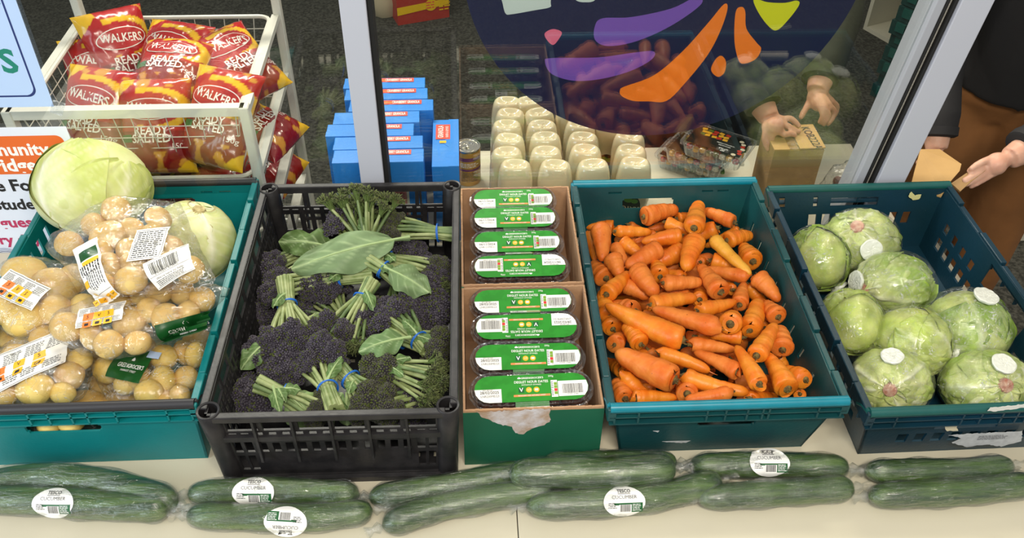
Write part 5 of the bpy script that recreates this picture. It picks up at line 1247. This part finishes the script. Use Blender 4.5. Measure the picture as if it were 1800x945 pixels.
# ---- red multipack on the carpet, white cube, dark crates
m_pk = mat('crisp_red', 'b81c1e', .28, coat=.3, var=.12, scale=14, bump=.3, bscale=30); m_pky = mat('crisp_yellow', 'e6b81c', .28, coat=.3)
mp = thing('crisp_multipack', 'large red and yellow crisp multipack box standing on the carpet behind the glass', 'crisps', (-.30, 3.55, FLOOR))
q = at(745, 10, FLOOR+.12); z0 = FLOOR
a0, a1, a2 = at(700, 45, FLOOR), at(790, 30, FLOOR), at(668, 18, FLOOR); h_ = .26
d1 = (a1-a0); d2 = V((-d1.y, d1.x, 0)).normalized()*.22
vs = [a0, a1, a1+d2, a0+d2]; vs += [v+V((0, 0, h_)) for v in vs]
part('carton', MB().add(vs, [(0, 3, 2, 1), (4, 5, 6, 7), (0, 1, 5, 4), (1, 2, 6, 5), (2, 3, 7, 6), (3, 0, 4, 7)]), mat('multipack_red', 'a83226', .5), mp, smooth=False)
mb = MB(); 
mb.add([a0+V((0, 0, .05))+d2*-.01, a1+V((0, 0, .07))-d2*.01, a1+V((0, 0, .10))-d2*.01, a0+V((0, 0, .09))-d2*.01], [(0, 1, 2, 3)]); part('yellow_band', mb, m_pky, mp, smooth=False)
fr = plane_fn(a0-d2*.012, d1, (0, 0, 1)); Q = Print(); Q.text('CRISPS', .10, .16, .07, YEL, 1, bold=.02); Q.oval(.17, .08, .03, .03, m_pky, 1); Q.lines(.17, .08, .05, .04, 3, m_gred, 2); Q.lines(.24, .08, .06, .08, 5, m_pky, 1)
part('print', Q.mesh('print', fr), None, mp)
e0 = a0+V((-.12, .05, 0)); mb = MB()
hp_ = [e0, e0+V((-.05, .14, 0)), e0+V((.05, .2, 0)), a0+d2*.8]; mb.tube([e0+V((.06, .10, .0)), e0+V((.05, .10, .06)), e0+V((.04, .12, .16)), e0+V((.03, .12, .24))], [.07, .10, .09, .03], 10)
part('paper_bag_side', mb, mat('paper_bag_cream', 'b8a888', .7, bump=.6, bscale=30), mp)
m_shelfw = mat('white_cube_shelf', 'cfc9b4', .5)
ws = thing('cube_shelf', 'white open cube shelf standing on the carpet at the top right', 'shelf', (2.0, 3.6, FLOOR))
b0 = at(1600, 88, -.55); 
sA, sB = at(1524, 47, FLOOR+.02), at(1603, 92, FLOOR+.02)
dx = (sB-sA); dn = V((-dx.y, dx.x, 0)).normalized(); Ls = dx.length
def SW(a, b, c): return tup(sA+dx*a+dn*b+V((0, 0, c)))
part('bottom_board', MB().box(0, 1.6, 0, .35, -.02, 0, fn=SW), m_shelfw, ws, smooth=False); part('back_board', MB().box(0, 1.6, .33, .35, 0, .36, fn=SW), m_shelfw, ws, smooth=False)
part('side_board', MB().box(-.02/Ls, 0, 0, .35, -.02, .36, fn=SW), m_shelfw, ws, smooth=False); part('top_board', MB().box(0, 1.6, 0, .35, .36, .38, fn=SW), m_shelfw, ws, smooth=False)
# stack of empty crates on the floor, rims like shelves one above the other
for i in range(14):
    zc = FLOOR+i*.060; q_ = at(1530, 168, FLOOR); x0_, y0_ = q_.x+.222, q_.y-.32; c0 = V((x0_+.012*sin(i*2.1), y0_+.008*cos(i*1.7), zc))
    if i == 0: t = None
    lab = ['bottom', 'second', 'third', 'fourth', 'fifth', 'sixth', 'seventh', 'eighth', 'ninth', 'tenth', 'eleventh', 'twelfth', 'thirteenth', 'top'][i]
    t = thing('nested_crate', f'{lab} dark green crate from the floor in the nested stack behind the slanting post', 'crate', tup(c0), 'nested dark green crates')
    W2 = lambda a, b, c: (c0.x+a*.82-b*.57, c0.y+a*.57+b*.82, c0.z+c)
    mb = MB().box(0, .58, 0, .012, 0, .058, fn=W2).box(0, .012, .012, .39, 0, .058, fn=W2).box(.568, .58, .012, .39, 0, .058, fn=W2).box(0.012, .568, .378, .39, 0, .058, fn=W2)
    part('side_wall', mb, mat('nested_crate_green', '0d3c38', .45, bump=.2, bscale=80), t, smooth=False)
    mb = MB()
    for k in range(8): mb.box(.01+k*.078, .05+k*.078, -.008, 0, .020+.01*(k % 2), .058, fn=W2)
    for k in range(5): mb.box(-.010, 0, .01+k*.078, .05+k*.078, .022+.01*(k % 2), .058, fn=W2)
    part('rim_rib', mb, mat('nested_rim_green', '14554c', .4), t, smooth=False)
cab = thing('white_cabinet', 'white low cabinet standing on the carpet behind the person in brown trousers', 'cabinet', (2.05, 2.55, FLOOR))
w0 = at(1745, 424, FLOOR); part('plinth', MB().box(w0.x, w0.x+.9, w0.y, w0.y+.4, FLOOR, FLOOR+.05), m_shelfw, cab, smooth=False); part('body', MB().box(w0.x, w0.x+.9, w0.y, w0.y+.4, FLOOR+.05, FLOOR+.34), m_shelfw, cab, smooth=False)

# ================================================================== wire rack of crisps
m_rack = mat('rack_white_enamel', 'd5d3c8', .35); m_wire = mat('rack_wire', 'cbc8bb', .35)
RX0, RX1, RY0, RY1 = -.918, -.452, 1.600, 2.055; ZT = .280
rk = thing('wire_basket_rack', 'white drawer rack of wire baskets behind the glass at the left', 'rack', ((RX0+RX1)/2, (RY0+RY1)/2, FLOOR))
for (x, y, zt) in ((RX0, RY0, .300), (RX1, RY0, .300), (RX0, RY1, .52), (RX1, RY1, .52)):
    o = part('leg', MB().box(x-.010, x+.010, y-.012, y+.012, FLOOR, zt), m_rack, rk, smooth=False); bevel(o, .002, 1)
part('top_bar', MB().box(RX0, RX1, RY0-.010, RY0+.010, .280, .300), m_rack, rk, smooth=False); part('top_bar', MB().box(RX0, RX1, RY1-.010, RY1+.010, .50, .52), m_rack, rk, smooth=False)
for x in (RX0, RX1):
    part('side_rail', MB().box(x-.006, x+.006, RY0, RY1, FLOOR+.03, FLOOR+.05), m_rack, rk, smooth=False)
    for i in range(4): part('runner', MB().box(x-.013 if x > -.7 else x-.004, x+.004 if x > -.7 else x+.013, RY0+.01, RY1-.01, ZT-.155*i-.012, ZT-.155*i+.002), m_rack, rk, smooth=False)
BASK = []
for i in range(5):
    zt = ZT-.155*i-.003; x0, x1, y0, y1 = RX0+.016, RX1-.016, RY0+.005, RY1-.010; h = .118
    t = thing('wire_basket', f'white wire basket, {["top", "second from top", "third from top", "fourth from top", "lowest"][i]} in the drawer rack', 'basket', ((x0+x1)/2, (y0+y1)/2, zt-h), 'baskets of the drawer rack')
    ring = smoothpts([], True) if False else []
    rr_ = .03
    for (cx, cy, a0) in ((x1-rr_, y0+rr_, -pi/2), (x1-rr_, y1-rr_, 0), (x0+rr_, y1-rr_, pi/2), (x0+rr_, y0+rr_, pi)):
        for k in range(6): a = a0+k*pi/10; ring.append((cx+rr_*cos(a), cy+rr_*sin(a), zt))
    part('rim', MB().tube(ring+[ring[0], ring[1]], .0052, 8), m_rack, t)
    mb = MB(); g = .035; n = 6
    nx = int((x1-x0)/g); ny = int((y1-y0)/g); zb = zt-h; tp = .02
    def wire(p, q): mb.tube([p, q], .0012, 5, cap=False)
    for k in range(nx+1):
        x = x0+.006+(x1-x0-.012)*k/nx; xb = x0+tp+(x1-x0-2*tp)*k/nx
        mb.tube([(x, y0, zt), (xb, y0+tp, zb), (xb, y1-tp, zb), (x, y1, zt)], .0012, 5, cap=False)
    for k in range(ny+1):
        y = y0+.006+(y1-y0-.012)*k/ny; yb = y0+tp+(y1-y0-2*tp)*k/ny
        mb.tube([(x0, y, zt), (x0+tp, yb, zb), (x1-tp, yb, zb), (x1, y, zt)], .0012, 5, cap=False)
    for k in (1, 2, 3):
        f = k/4; e = tp*f; z = zt-h*f; mb.tube([(x0+e, y0+e, z), (x1-e, y0+e, z), (x1-e, y1-e, z), (x0+e, y1-e, z), (x0+e, y0+e, z)], .0012, 5, cap=False)
    o = part('wire_mesh', mb, m_wire, t); o['kind'] = 'stuff'
    BASK.append((x0, x1, y0, y1, zb, zt))
# ---- crisp bags
m_bagt = mat('crisp_bag_foil', 'ffffff', .22, attr=True, coat=.5, bump=.25, bscale=25)
m_clear = mat('crisp_bag_side', 'a35a3a', .2, coat=.5)
def crispbag(c, rx, rz, ry, label, seed, w=.158, h=.205, th=.078, grp='crisp bags in the top basket'):
    rr = random.Random(seed); nu, nv = 48, 64; mb = MB(); cols = []
    M_ = Matrix.Translation(c) @ Matrix.Rotation(rz, 4, 'Z') @ Matrix.Rotation(rx, 4, 'X') @ Matrix.Rotation(ry, 4, 'Y')
    red, dred, yel, crisp, wht = L_('b01618'), L_('86100f'), L_('e3b21a'), L_('c98a2c'), L_('e0ded8')
    def sf(u, v, s):
        a = max(0, 1-abs(u)**2.6)**.55; b = max(0, 1-abs(v)**4)**.6
        zz = s*th/2*a*b*(1+.10*noise.noise(V((u*2, v*2, seed))))+.0025*noise.noise(V((u*6, v*6, seed*2+s)))
        pull = 1-.10*(1-abs(v))*abs(u)**3
        return V((u*w/2*pull*(1+.04*abs(v)**6), v*h/2, zz))
    def paint(u, v, s):
        if s < 0:
            if abs(v) < .45 and abs(u) < .95: return wht
            return dred
        # red field, yellow arcs around the oval, crisps at the foot, yellow corners
        k = noise.noise(V((u*3, v*3, 5)))
        r = hypot(u/1.05, (v-.34)/.46)
        c_ = red if v > -.12 else dred
        if .76 < r < 1.02 and u > -.35 and v > -.02: c_ = yel
        if v < -.55 and noise.noise(V((u*3+seed, v*3, 1))) > .22: c_ = crisp
        if v > .80 and noise.noise(V((u*3+seed, v*4, 3))) > .2: c_ = crisp
        if u < -.45 and v > 1.15+u*.6: c_ = yel
        if u > .5 and v < -1.25+u*.6: c_ = yel
        return c_
    for s in (1, -1):
        b = len(mb.v)
        for j in range(nv+1):
            for i in range(nu+1):
                u, v = i/nu*2-1, j/nv*2-1; mb.v.append(tup(sf(u, v, s))); cols.append(paint(u, v, s))
        for j in range(nv):
            for i in range(nu):
                q = b+j*(nu+1)+i; f = (q, q+1, q+nu+2, q+nu+1); mb.f.append(f if s > 0 else f[::-1]); mb.m.append(0)
    mb.c = cols; t = thing('crisp_bag', label, 'crisps', tup(V(c)-V((0, 0, .03))), grp); bv = bvh_of(mb)
    f0 = drape_fn(bv, (0, 0, 0), (1, 0, 0), (0, 1, 0), .08, .0008)
    Q = Print(); WM = mat('print_white', 'efe9e0', .35)
    Q.oval(0, h*.17, w*.36, h*.115, WM, 1, 30, 3); Q.oval(0, h*.17, w*.345, h*.105, mat('print_red', 'b01618', .3, coat=.4), 2, 30, 3); Q.text('WALKERS', 0, h*.17, w*.17, WM, 3, bold=.02, width=w*.60, rot=-.12)
    Q.text('READY', 0, -h*.055, w*.155, WM, 2, bold=.02, width=w*.44); Q.text('SALTED', 0, -h*.140, w*.155, WM, 2, bold=.02, width=w*.50); Q.text('150g', w*.34, -h*.22, w*.10, WM, 2); Q.rect(-w*.33, -h*.13, w*.14, w*.10, mat('crisp_green_badge', '2e6a34', .4), 2, .006)
    pm = Q.build(f0, .0004)
    mb.v = [tup(M_ @ V(v)) for v in mb.v]; pm.v = [tup(M_ @ V(v)) for v in pm.v]
    part('foil_bag', mb, m_bagt, t, ang=180); part('front_print', pm.mesh('front_print', Q.mats), None, t)
    return t
def cb(px, py, z, tilt, rz, label, seed, ry=0, **k): return crispbag(at(px, py, z), tilt, rz, ry, label, seed, **k)
cb(218, 100, .225, 1.0, .55, 'crisp bag standing at the back left of the top basket, its corner sticking up highest', 1, .15, h=.22)
cb(300, 110, .235, .60, -.30, 'crisp bag behind the middle of the top basket, its oval logo half hidden', 2)
cb(303, 122, .262, .25, -.12, 'crisp bag lying flat on top in the middle of the top basket', 3, .02, h=.17)
cb(416, 115, .235, .45, .75, 'crisp bag at the back right of the top basket, leaning on the side wires', 4, -.1)
cb(170, 205, .215, .85, -.28, 'crisp bag at the front left of the top basket with a yellow upper corner', 5, .0, h=.21)
cb(275, 222, .205, .95, .02, 'crisp bag in the front middle of the top basket, below the lying one', 6, .0, h=.20)
cb(388, 207, .225, .8, -.38, 'crisp bag at the front right of the top basket, logo large and tilted', 7, .0, h=.21)
cb(180, 140, .19, .8, .25, 'crisp bag deep at the left of the top basket, below the highest one', 8, .1, h=.2)
for i, (px, py, z, lab) in enumerate(((250, 275, .085, 'crisp bag lying in the second basket at the left, seen through the wires'), (380, 280, .085, 'crisp bag lying in the second basket at the right, seen through the wires'), (446, 225, .10, 'crisp bag in the second basket against the right side wires'), (180, 250, .08, 'crisp bag in the second basket behind the large cabbage'))):
    cb(px, py, z, .25, [.3, -.2, 1.2, .1][i], lab, 20+i, grp='crisp bags in the second basket')
for i, (px, py, z, lab) in enumerate(((330, 330, -.08, 'crisp bag in the third basket under the left one of the second'), (455, 290, -.055, 'crisp bag in the third basket, yellow edge at the right side wires'))):
    cb(px, py, z, .3, [.1, 1.3][i], lab, 30+i, grp='crisp bags in the third basket')
for i in range(2): crispbag(V((-.80+.2*i, 1.78, .185)), .1, .4-i, 0, ['left', 'right'][i]+' crisp bag at the bottom of the top basket, under the others', 40+i)

# ================================================================== posters on the glass
def poster(name, pts, label):
    y = YG-.0012; P = [V((x, y, z)) for x, z in pts]; t = thing(name, label, 'poster', tup((P[0]+P[2])/2))
    return t
YP = YG-.0016
def pf(a, b, e): return V((a, YP-.0004-e, b))
m_pblue = mat('poster_pale_blue', 'b4cdf0', .45); m_pwhite = mat('poster_white', 'dfe4f0', .45); m_tl = mat('poster_teal_ink', '1f7f6c', .5); m_nv = mat('poster_navy_ink', '24356e', .5); m_pk2 = mat('poster_magenta_ink', 'b8325e', .5)
bl, br = aty(-60, 178, YP), aty(95, 187, YP); tr_ = aty(25, -8, YP)
t = thing('blue_notice', 'pale blue notice with navy border and teal letters, taped to the glass', 'poster', (br.x-.1, YP, br.z))
X1, Z0 = br.x, br.z; X0, Z1 = X1-.297, Z0+.42; lean = (tr_.x-br.x)/(tr_.z-br.z)
def pf1(a, b, e): return V((a+(b-Z0)*lean, YP-.0004-e, b-(X1-a)*.0))
part('sheet', MB().box(X0, X1, YP-.0004, YP, Z0, Z1, fn=lambda x, y, z: (x+(z-Z0)*lean, y, z)), m_pblue, t, smooth=False)
Q = Print(); r = .018; cx, cz = X1-.022, Z0+.022; pts = []
out = [(X0+.022, cz-.0)]+[(cx-r+r*sin(a), cz+r-r*cos(a)) for a in [k*pi/2/8 for k in range(9)]]+[(cx, Z1-.02)]
inn = [(p[0]-(.0035 if i > 1 else 0)*1, p[1]+.0035) for i, p in enumerate(out)]
for i in range(len(out)-1): Q.poly([out[i], out[i+1], inn[i+1], inn[i]], m_nv, 1)
Q.text('T', X1-.052, Z0+.187, .075, m_tl, 1, bold=.03); Q.text('DONAT', X1-.135, Z0+.187, .0001, m_tl, 1); Q.text('S', X1-.053, Z0+.094, .066, m_tl, 1, bold=.03)
Q.text('US', X1-.13, Z0+.187, .06, m_tl, 1, bold=.03); Q.text('HI', X1-.13, Z0+.094, .06, m_tl, 1, bold=.03)
part('print', Q.mesh('print', pf1), None, t)
part('tape_corner', MB().box(0, .03, 0, .0003, 0, .03, fn=lambda x, y, z: (X1-.012+x*.7+z*.5, YP-.0008-y, Z0-.012+z*.9-x*.3)), film('sticky_tape', (.9, .92, .95), 1.5, .12, .3, 40, .2, gain=1.5), t, smooth=False)
# community fridge poster
pr0 = aty(116, 222, YP); pl0 = aty(0, 214, YP); t = thing('fridge_poster', 'white poster with an orange Community Fridge panel, behind the large cabbage at the left', 'poster', (pr0.x-.1, YP, pr0.z-.2))
X1 = pr0.x; Z1 = pr0.z; X0 = X1-.30; lean = .0
part('sheet', MB().box(X0, X1, YP-.0004, YP, Z1-.424, Z1), m_pwhite, t, smooth=False)
Q = Print(); rnd = lambda x0, x1, z0, z1, r, m, l: Q.poly([(x1-r+r*cos(a), z1-r+r*sin(a)) for a in [k*pi/12 for k in range(7)]]+[(x0+r-r*sin(a), z1-r+r*cos(a)) for a in [k*pi/12 for k in range(7)]]+[(x0+r-r*cos(a), z0+r-r*sin(a)) for a in [k*pi/12 for k in range(7)]]+[(x1-r+r*sin(a), z0+r-r*cos(a)) for a in [k*pi/12 for k in range(7)]], m, l)
def PZ(px, py): q = aty(px, py, YP); return q.x, q.z
ax_, az_ = PZ(124, 272); ot = PZ(60, 238)[1]; ob = PZ(60, 305)[1]
rnd(X0+.01, PZ(118, 262)[0], ob, ot, .014, mat('poster_orange', 'e0692a', .45), 1)
def word(s, pxr, py, size, m, right=True):
    x, z = PZ(pxr, py); vs, _ = text_mesh(s, .03); w = (max(v[0] for v in vs)-min(v[0] for v in vs))*size; Q.text(s, x-w/2, z, size, m, 2, bold=.03)
word('Community', 86, 262, .040, WHITE); word('Fridge', 64, 290, .042, WHITE)
word('Free Food', 90, 325, .040, BLACK); word('for Students', 100, 358, .037, BLACK); word('and guests', 80, 390, .037, m_pk2); word('every day', 72, 420, .035, m_pk2)
x, z = PZ(12, 448)
for k in range(3):
    pts = [(x+(.026-.004*k)*cos(a), z+(.020-.004*k)*sin(a)) for a in [j*2*pi/24 for j in range(24)]]; p2 = [(x+(.025-.004*k)*cos(a), z+(.019-.004*k)*sin(a)) for a in [j*2*pi/24 for j in range(24)]]
    for j in range(24): Q.poly([pts[j], pts[(j+1) % 24], p2[(j+1) % 24], p2[j]], m_nv, 1)
part('print', Q.mesh('print', pf), None, t)

# ================================================================== people
m_skin = mat('skin', 'c99a7c', .5, color2='b98468', scale=18, sub=.15, bump=.15, bscale=200)
m_skin2 = mat('skin_pale', 'cfa58c', .5, color2='bf8f78', scale=18, sub=.15, bump=.15, bscale=200)
def voxel(o, size, sm=2):
    m = o.modifiers.new('r', 'REMESH'); m.mode = 'VOXEL'; m.voxel_size = size; m.use_smooth_shade = True
    s = o.modifiers.new('s', 'SMOOTH'); s.iterations = sm; s.factor = .5; return bake(o)
def hand(mb, wrist, palm_c, fingers, thumb, wr=.019):
    """palm as a flattened block of tubes, each finger a chain of its own; all fused afterwards"""
    for f in fingers: mb.tube([wrist, wrist.lerp(f[0], .5), f[0]], [wr*.62, .0125, .0098], 10)
    mb.ball(palm_c, .022, 12); mb.tube([wrist, wrist.lerp(thumb[0], .7), thumb[0]], [wr*.7, .014, .011], 10)
    for f in fingers+[thumb]:
        k = len(f); mb.tube(smoothpts(f, False, 4), [(.0086-.0024*i/((k-1)*4)) for i in range((k-1)*4+1)], 10); mb.ball(f[-1], .0064, 10)
        for q in f[1:-1]: mb.ball(q, .0083, 8)
def person(name, label, J, hands, skin, jm, tm, hairm, jkey):
    t = thing(name, label, 'person', tup(V((J['pelvis'].x, J['pelvis'].y, FLOOR))))
    mb = MB(); T = lambda pts, r, n=14: mb.tube(smoothpts([J[p] if isinstance(p, str) else p for p in pts], False, 4), [r[int(i*(len(r)-1)/((len(pts)-1)*4)+.5)] for i in range((len(pts)-1)*4+1)], n)
    T(['pelvis', 'chest', 'neck'], [.13, .13, .14, .14, .12, .06]); mb.ball(J['pelvis'], (.16, .12, .13), 14); mb.ball(J['chest'], (.17, .12, .16), 14)
    T(['neck', 'head'], [.055, .052, .055]); h = J['head']; mb.ball(h+V((0, 0, .05)), (.075, .095, .115), 18); mb.ball(h+J['face']*.085+V((0, 0, .03)), (.014, .016, .02), 8); mb.ball(h+J['face']*.05+V((0, 0, -.03)), (.045, .05, .04), 10)
    for s in (-1, 1):
        sd = V((0, 0, 1)).cross(J['face'])*s; mb.ball(h+sd*.075+V((0, 0, .045)), (.014, .02, .03), 8)
    for s in 'LR':
        T(['sh'+s, 'el'+s, 'wr'+s], [.052, .046, .042, .040, .034, .024]); T(['hip'+s, 'kn'+s, 'an'+s], [.09, .085, .06, .058, .055, .04])
        mb.ball(J['an'+s]+J['face']*.07+V((0, 0, -.045)), (.045, .11, .035), 10); mb.tube([J['chest']+V((0, 0, .06)), J['sh'+s]], [.08, .055], 12); mb.tube([J['pelvis'], J['hip'+s]], [.1, .09], 12)
        hd = hands.get(s)
        if hd: hand(mb, J['wr'+s], hd[0], hd[1], hd[2])
        else: mb.ball(J['wr'+s]+V((0, 0, -.05)), (.03, .02, .05), 10)
    o = part('body', mb, skin, t); voxel(o, .0036, 2)
    # jacket, trousers, shoes, hair
    mb = MB(); T(['pelvis', 'chest', 'neck'], [.165, .165, .165, .165, .14, .085]); mb.ball(J['chest'], (.19, .145, .18), 14); mb.ball(J['pelvis']+V((0, 0, .04)), (.18, .15, .12), 14)
    for s in 'LR':
        T(['sh'+s, 'el'+s, J['wr'+s].lerp(J['el'+s], .10)], [.075, .066, .060, .056, .048, .040]); mb.tube([J['chest']+V((0, 0, .05)), J['sh'+s]], [.11, .075], 12)
    o = part('jacket', mb, jm, t); voxel(o, .009, 3)
    for s in 'LR':
        e = J['wr'+s].lerp(J['el'+s], .12); d = (J['wr'+s]-J['el'+s]).normalized()
        part('cuff', MB().tube([e-d*.015, e+d*.004, e+d*.008], [.044, .043, .036], 18), jm, t)
    mb = MB(); mb.ball(J['pelvis']-V((0, 0, .02)), (.165, .135, .13), 14)
    for s in 'LR': T(['hip'+s, 'kn'+s, J['an'+s]+V((0, 0, .02))], [.115, .105, .085, .080, .078, .072]); mb.tube([J['pelvis'], J['hip'+s]], [.12, .115], 12)
    o = part('trousers', mb, tm, t); voxel(o, .010, 3)
    for s in 'LR':
        part('shoe', MB().tube([J['an'+s]-J['face']*.05+V((0, 0, -.05)), J['an'+s]+V((0, 0, -.045)), J['an'+s]+J['face']*.09+V((0, 0, -.055)), J['an'+s]+J['face']*.16+V((0, 0, -.06))], [.038, .045, .044, .028], 12), mat('black_shoe', '151515', .5), t)
    hb = MB(); hb.ball(h+V((0, 0, .065))-J['face']*.018, (.084, .098, .110), 18); part('hair', hb, hairm, t)
    for s in (-1, 1):
        sd = V((0, 0, 1)).cross(J['face'])*s; part('eye', MB().ball(h+J['face']*.083+sd*.03+V((0, 0, .055)), .011, 10), mat('eye', 'e8e4dc', .2), t)
    part('mouth', MB().tube([h+J['face']*.092+V((0, 0, -.015))+V((0, 0, 1)).cross(J['face'])*k for k in (-.022, 0, .022)], [.003, .005, .003], 8), mat('lips', '9a5a50', .5), t)
    return t
def fg(*p): return [at(x, y, z) for x, y, z in p]
# seated behind the carton: both hands work on its flaps
wrL = at(1352, 208, .150); wrR = at(1436, 160, .185)
# the hand on the right grips the carton's far edge; the left presses the tape
hR = (at(1440, 180, .165), [fg((1457, 186, .165), (1466, 195, .150), (1463, 207, .135), (1456, 217, .124)), fg((1449, 190, .165), (1456, 202, .150), (1452, 211, .138), (1448, 218, .126)), fg((1442, 188, .165), (1447, 201, .152), (1445, 209, .140), (1441, 214, .130)), fg((1462, 179, .160), (1470, 186, .146), (1470, 194, .132), (1467, 203, .122))], fg((1424, 176, .160), (1417, 190, .147), (1411, 200, .136), (1408, 206, .130)))
hL = (at(1362, 222, .148), [fg((1374, 219, .145), (1386, 222, .142), (1394, 228, .134), (1404, 231, .1285)), fg((1375, 210, .150), (1388, 208, .150), (1397, 214, .142), (1404, 221, .134)), fg((1369, 228, .140), (1378, 236, .136), (1388, 235, .134), (1397, 237, .130)), fg((1357, 234, .135), (1356, 248, .115), (1358, 259, .098), (1364, 268, .088))], fg((1347, 228, .138), (1344, 242, .122), (1347, 254, .108), (1350, 262, .098)))
pl = {'pelvis': V((.74, 2.42, .10)), 'chest': V((.72, 2.30, .45)), 'neck': V((.71, 2.24, .62)), 'head': V((.70, 2.20, .72)), 'face': V((0, -1, 0)),
      'shL': V((.54, 2.27, .54)), 'elL': V((.60, 2.00, .30)), 'wrL': wrL, 'shR': V((.89, 2.27, .54)), 'elR': V((.91, 2.03, .33)), 'wrR': wrR,
      'hipL': V((.66, 2.42, .05)), 'knL': V((.64, 2.40, -.32)), 'anL': V((.64, 2.45, -.67)), 'hipR': V((.82, 2.42, .05)), 'knR': V((.84, 2.40, -.32)), 'anR': V((.84, 2.45, -.67))}
person('person', 'person in a dark olive jacket behind the glass, both hands on the brown carton', pl, {'L': hL, 'R': hR}, m_skin, mat('olive_jacket', '2c3020', .85, bump=.6, bscale=60, var=.3, scale=12), mat('dark_trousers', '1c1d22', .9), mat('dark_hair', '1d1512', .7), '')
# standing at the right in black and brown, tearing cardboard
w2 = at(1775, 278, .190)
h2 = (at(1752, 290, .178), [fg((1738, 285, .180), (1722, 289, .176), (1712, 294, .170), (1704, 300, .166)), fg((1736, 293, .172), (1720, 303, .166), (1707, 311, .160), (1696, 316, .156)), fg((1738, 300, .165), (1722, 310, .158), (1708, 318, .152), (1698, 324, .148)), fg((1742, 306, .158), (1728, 315, .150), (1716, 322, .144), (1707, 327, .140))], fg((1742, 279, .188), (1728, 284, .186), (1717, 290, .180), (1708, 296, .176)))
w1 = at(1646, 262, .10)
h1 = (at(1642, 276, .085), [fg((1634, 282, .080), (1628, 290, .078), (1622, 300, .080)), fg((1640, 286, .080), (1636, 296, .076), (1630, 306, .078)), fg((1646, 288, .080), (1644, 299, .076), (1638, 309, .078)), fg((1652, 288, .080), (1652, 299, .076), (1648, 308, .078))], fg((1632, 272, .088), (1622, 278, .088), (1614, 286, .088)))
p2 = {'pelvis': V((1.36, 1.95, .16)), 'chest': V((1.34, 1.88, .50)), 'neck': V((1.33, 1.85, .70)), 'head': V((1.31, 1.80, .82)), 'face': V((-.6, -.8, 0)).normalized(),
      'shL': V((1.19, 1.92, .62)), 'elL': V((1.10, 1.86, .34)), 'wrL': w1, 'shR': V((1.47, 1.78, .62)), 'elR': V((1.42, 1.66, .30)), 'wrR': w2,
      'hipL': V((1.30, 1.98, .10)), 'knL': V((1.27, 1.95, -.30)), 'anL': V((1.27, 2.0, -.67)), 'hipR': V((1.43, 1.90, .10)), 'knR': V((1.42, 1.85, -.30)), 'anR': V((1.44, 1.9, -.67))}
person('person', 'person in a black jacket and brown trousers at the right, tearing a sheet of cardboard', p2, {'L': h1, 'R': h2}, m_skin2, mat('black_jacket', '18181a', .8, bump=.3, bscale=60), mat('brown_trousers', '84562a', .85, bump=.5, bscale=50, var=.25, scale=8), mat('brown_hair', '2d1e14', .7), '')
cs = thing('cardboard_sheet', 'torn sheet of brown cardboard held by the person in brown trousers', 'cardboard', tup(at(1640, 290, .13)))
sp = [at(*p) for p in ((1600, 330, .12), (1618, 262, .145), (1652, 262, .150), (1690, 288, .158), (1687, 300, .156), (1668, 322, .145), (1655, 345, .13))]
mb = MB(); k = len(sp); up_ = V((0, .001, -.004)); mb.add(sp+[p+up_ for p in sp], [tuple(range(k)), tuple(range(2*k-1, k-1, -1))]+[(i, i+k, (i+1) % k+k, (i+1) % k) for i in range(k)]); part('sheet', mb, m_kraft2, cs, smooth=False)
sp = [at(*p) for p in ((1672, 322, .146), (1700, 303, .162), (1735, 292, .176), (1732, 300, .172), (1708, 318, .158), (1688, 336, .145))]
mb = MB(); k = len(sp); mb.add(sp+[p+up_ for p in sp], [tuple(range(k)), tuple(range(2*k-1, k-1, -1))]+[(i, i+k, (i+1) % k+k, (i+1) % k) for i in range(k)]); part('torn_flap', mb, m_kraft, cs, smooth=False)
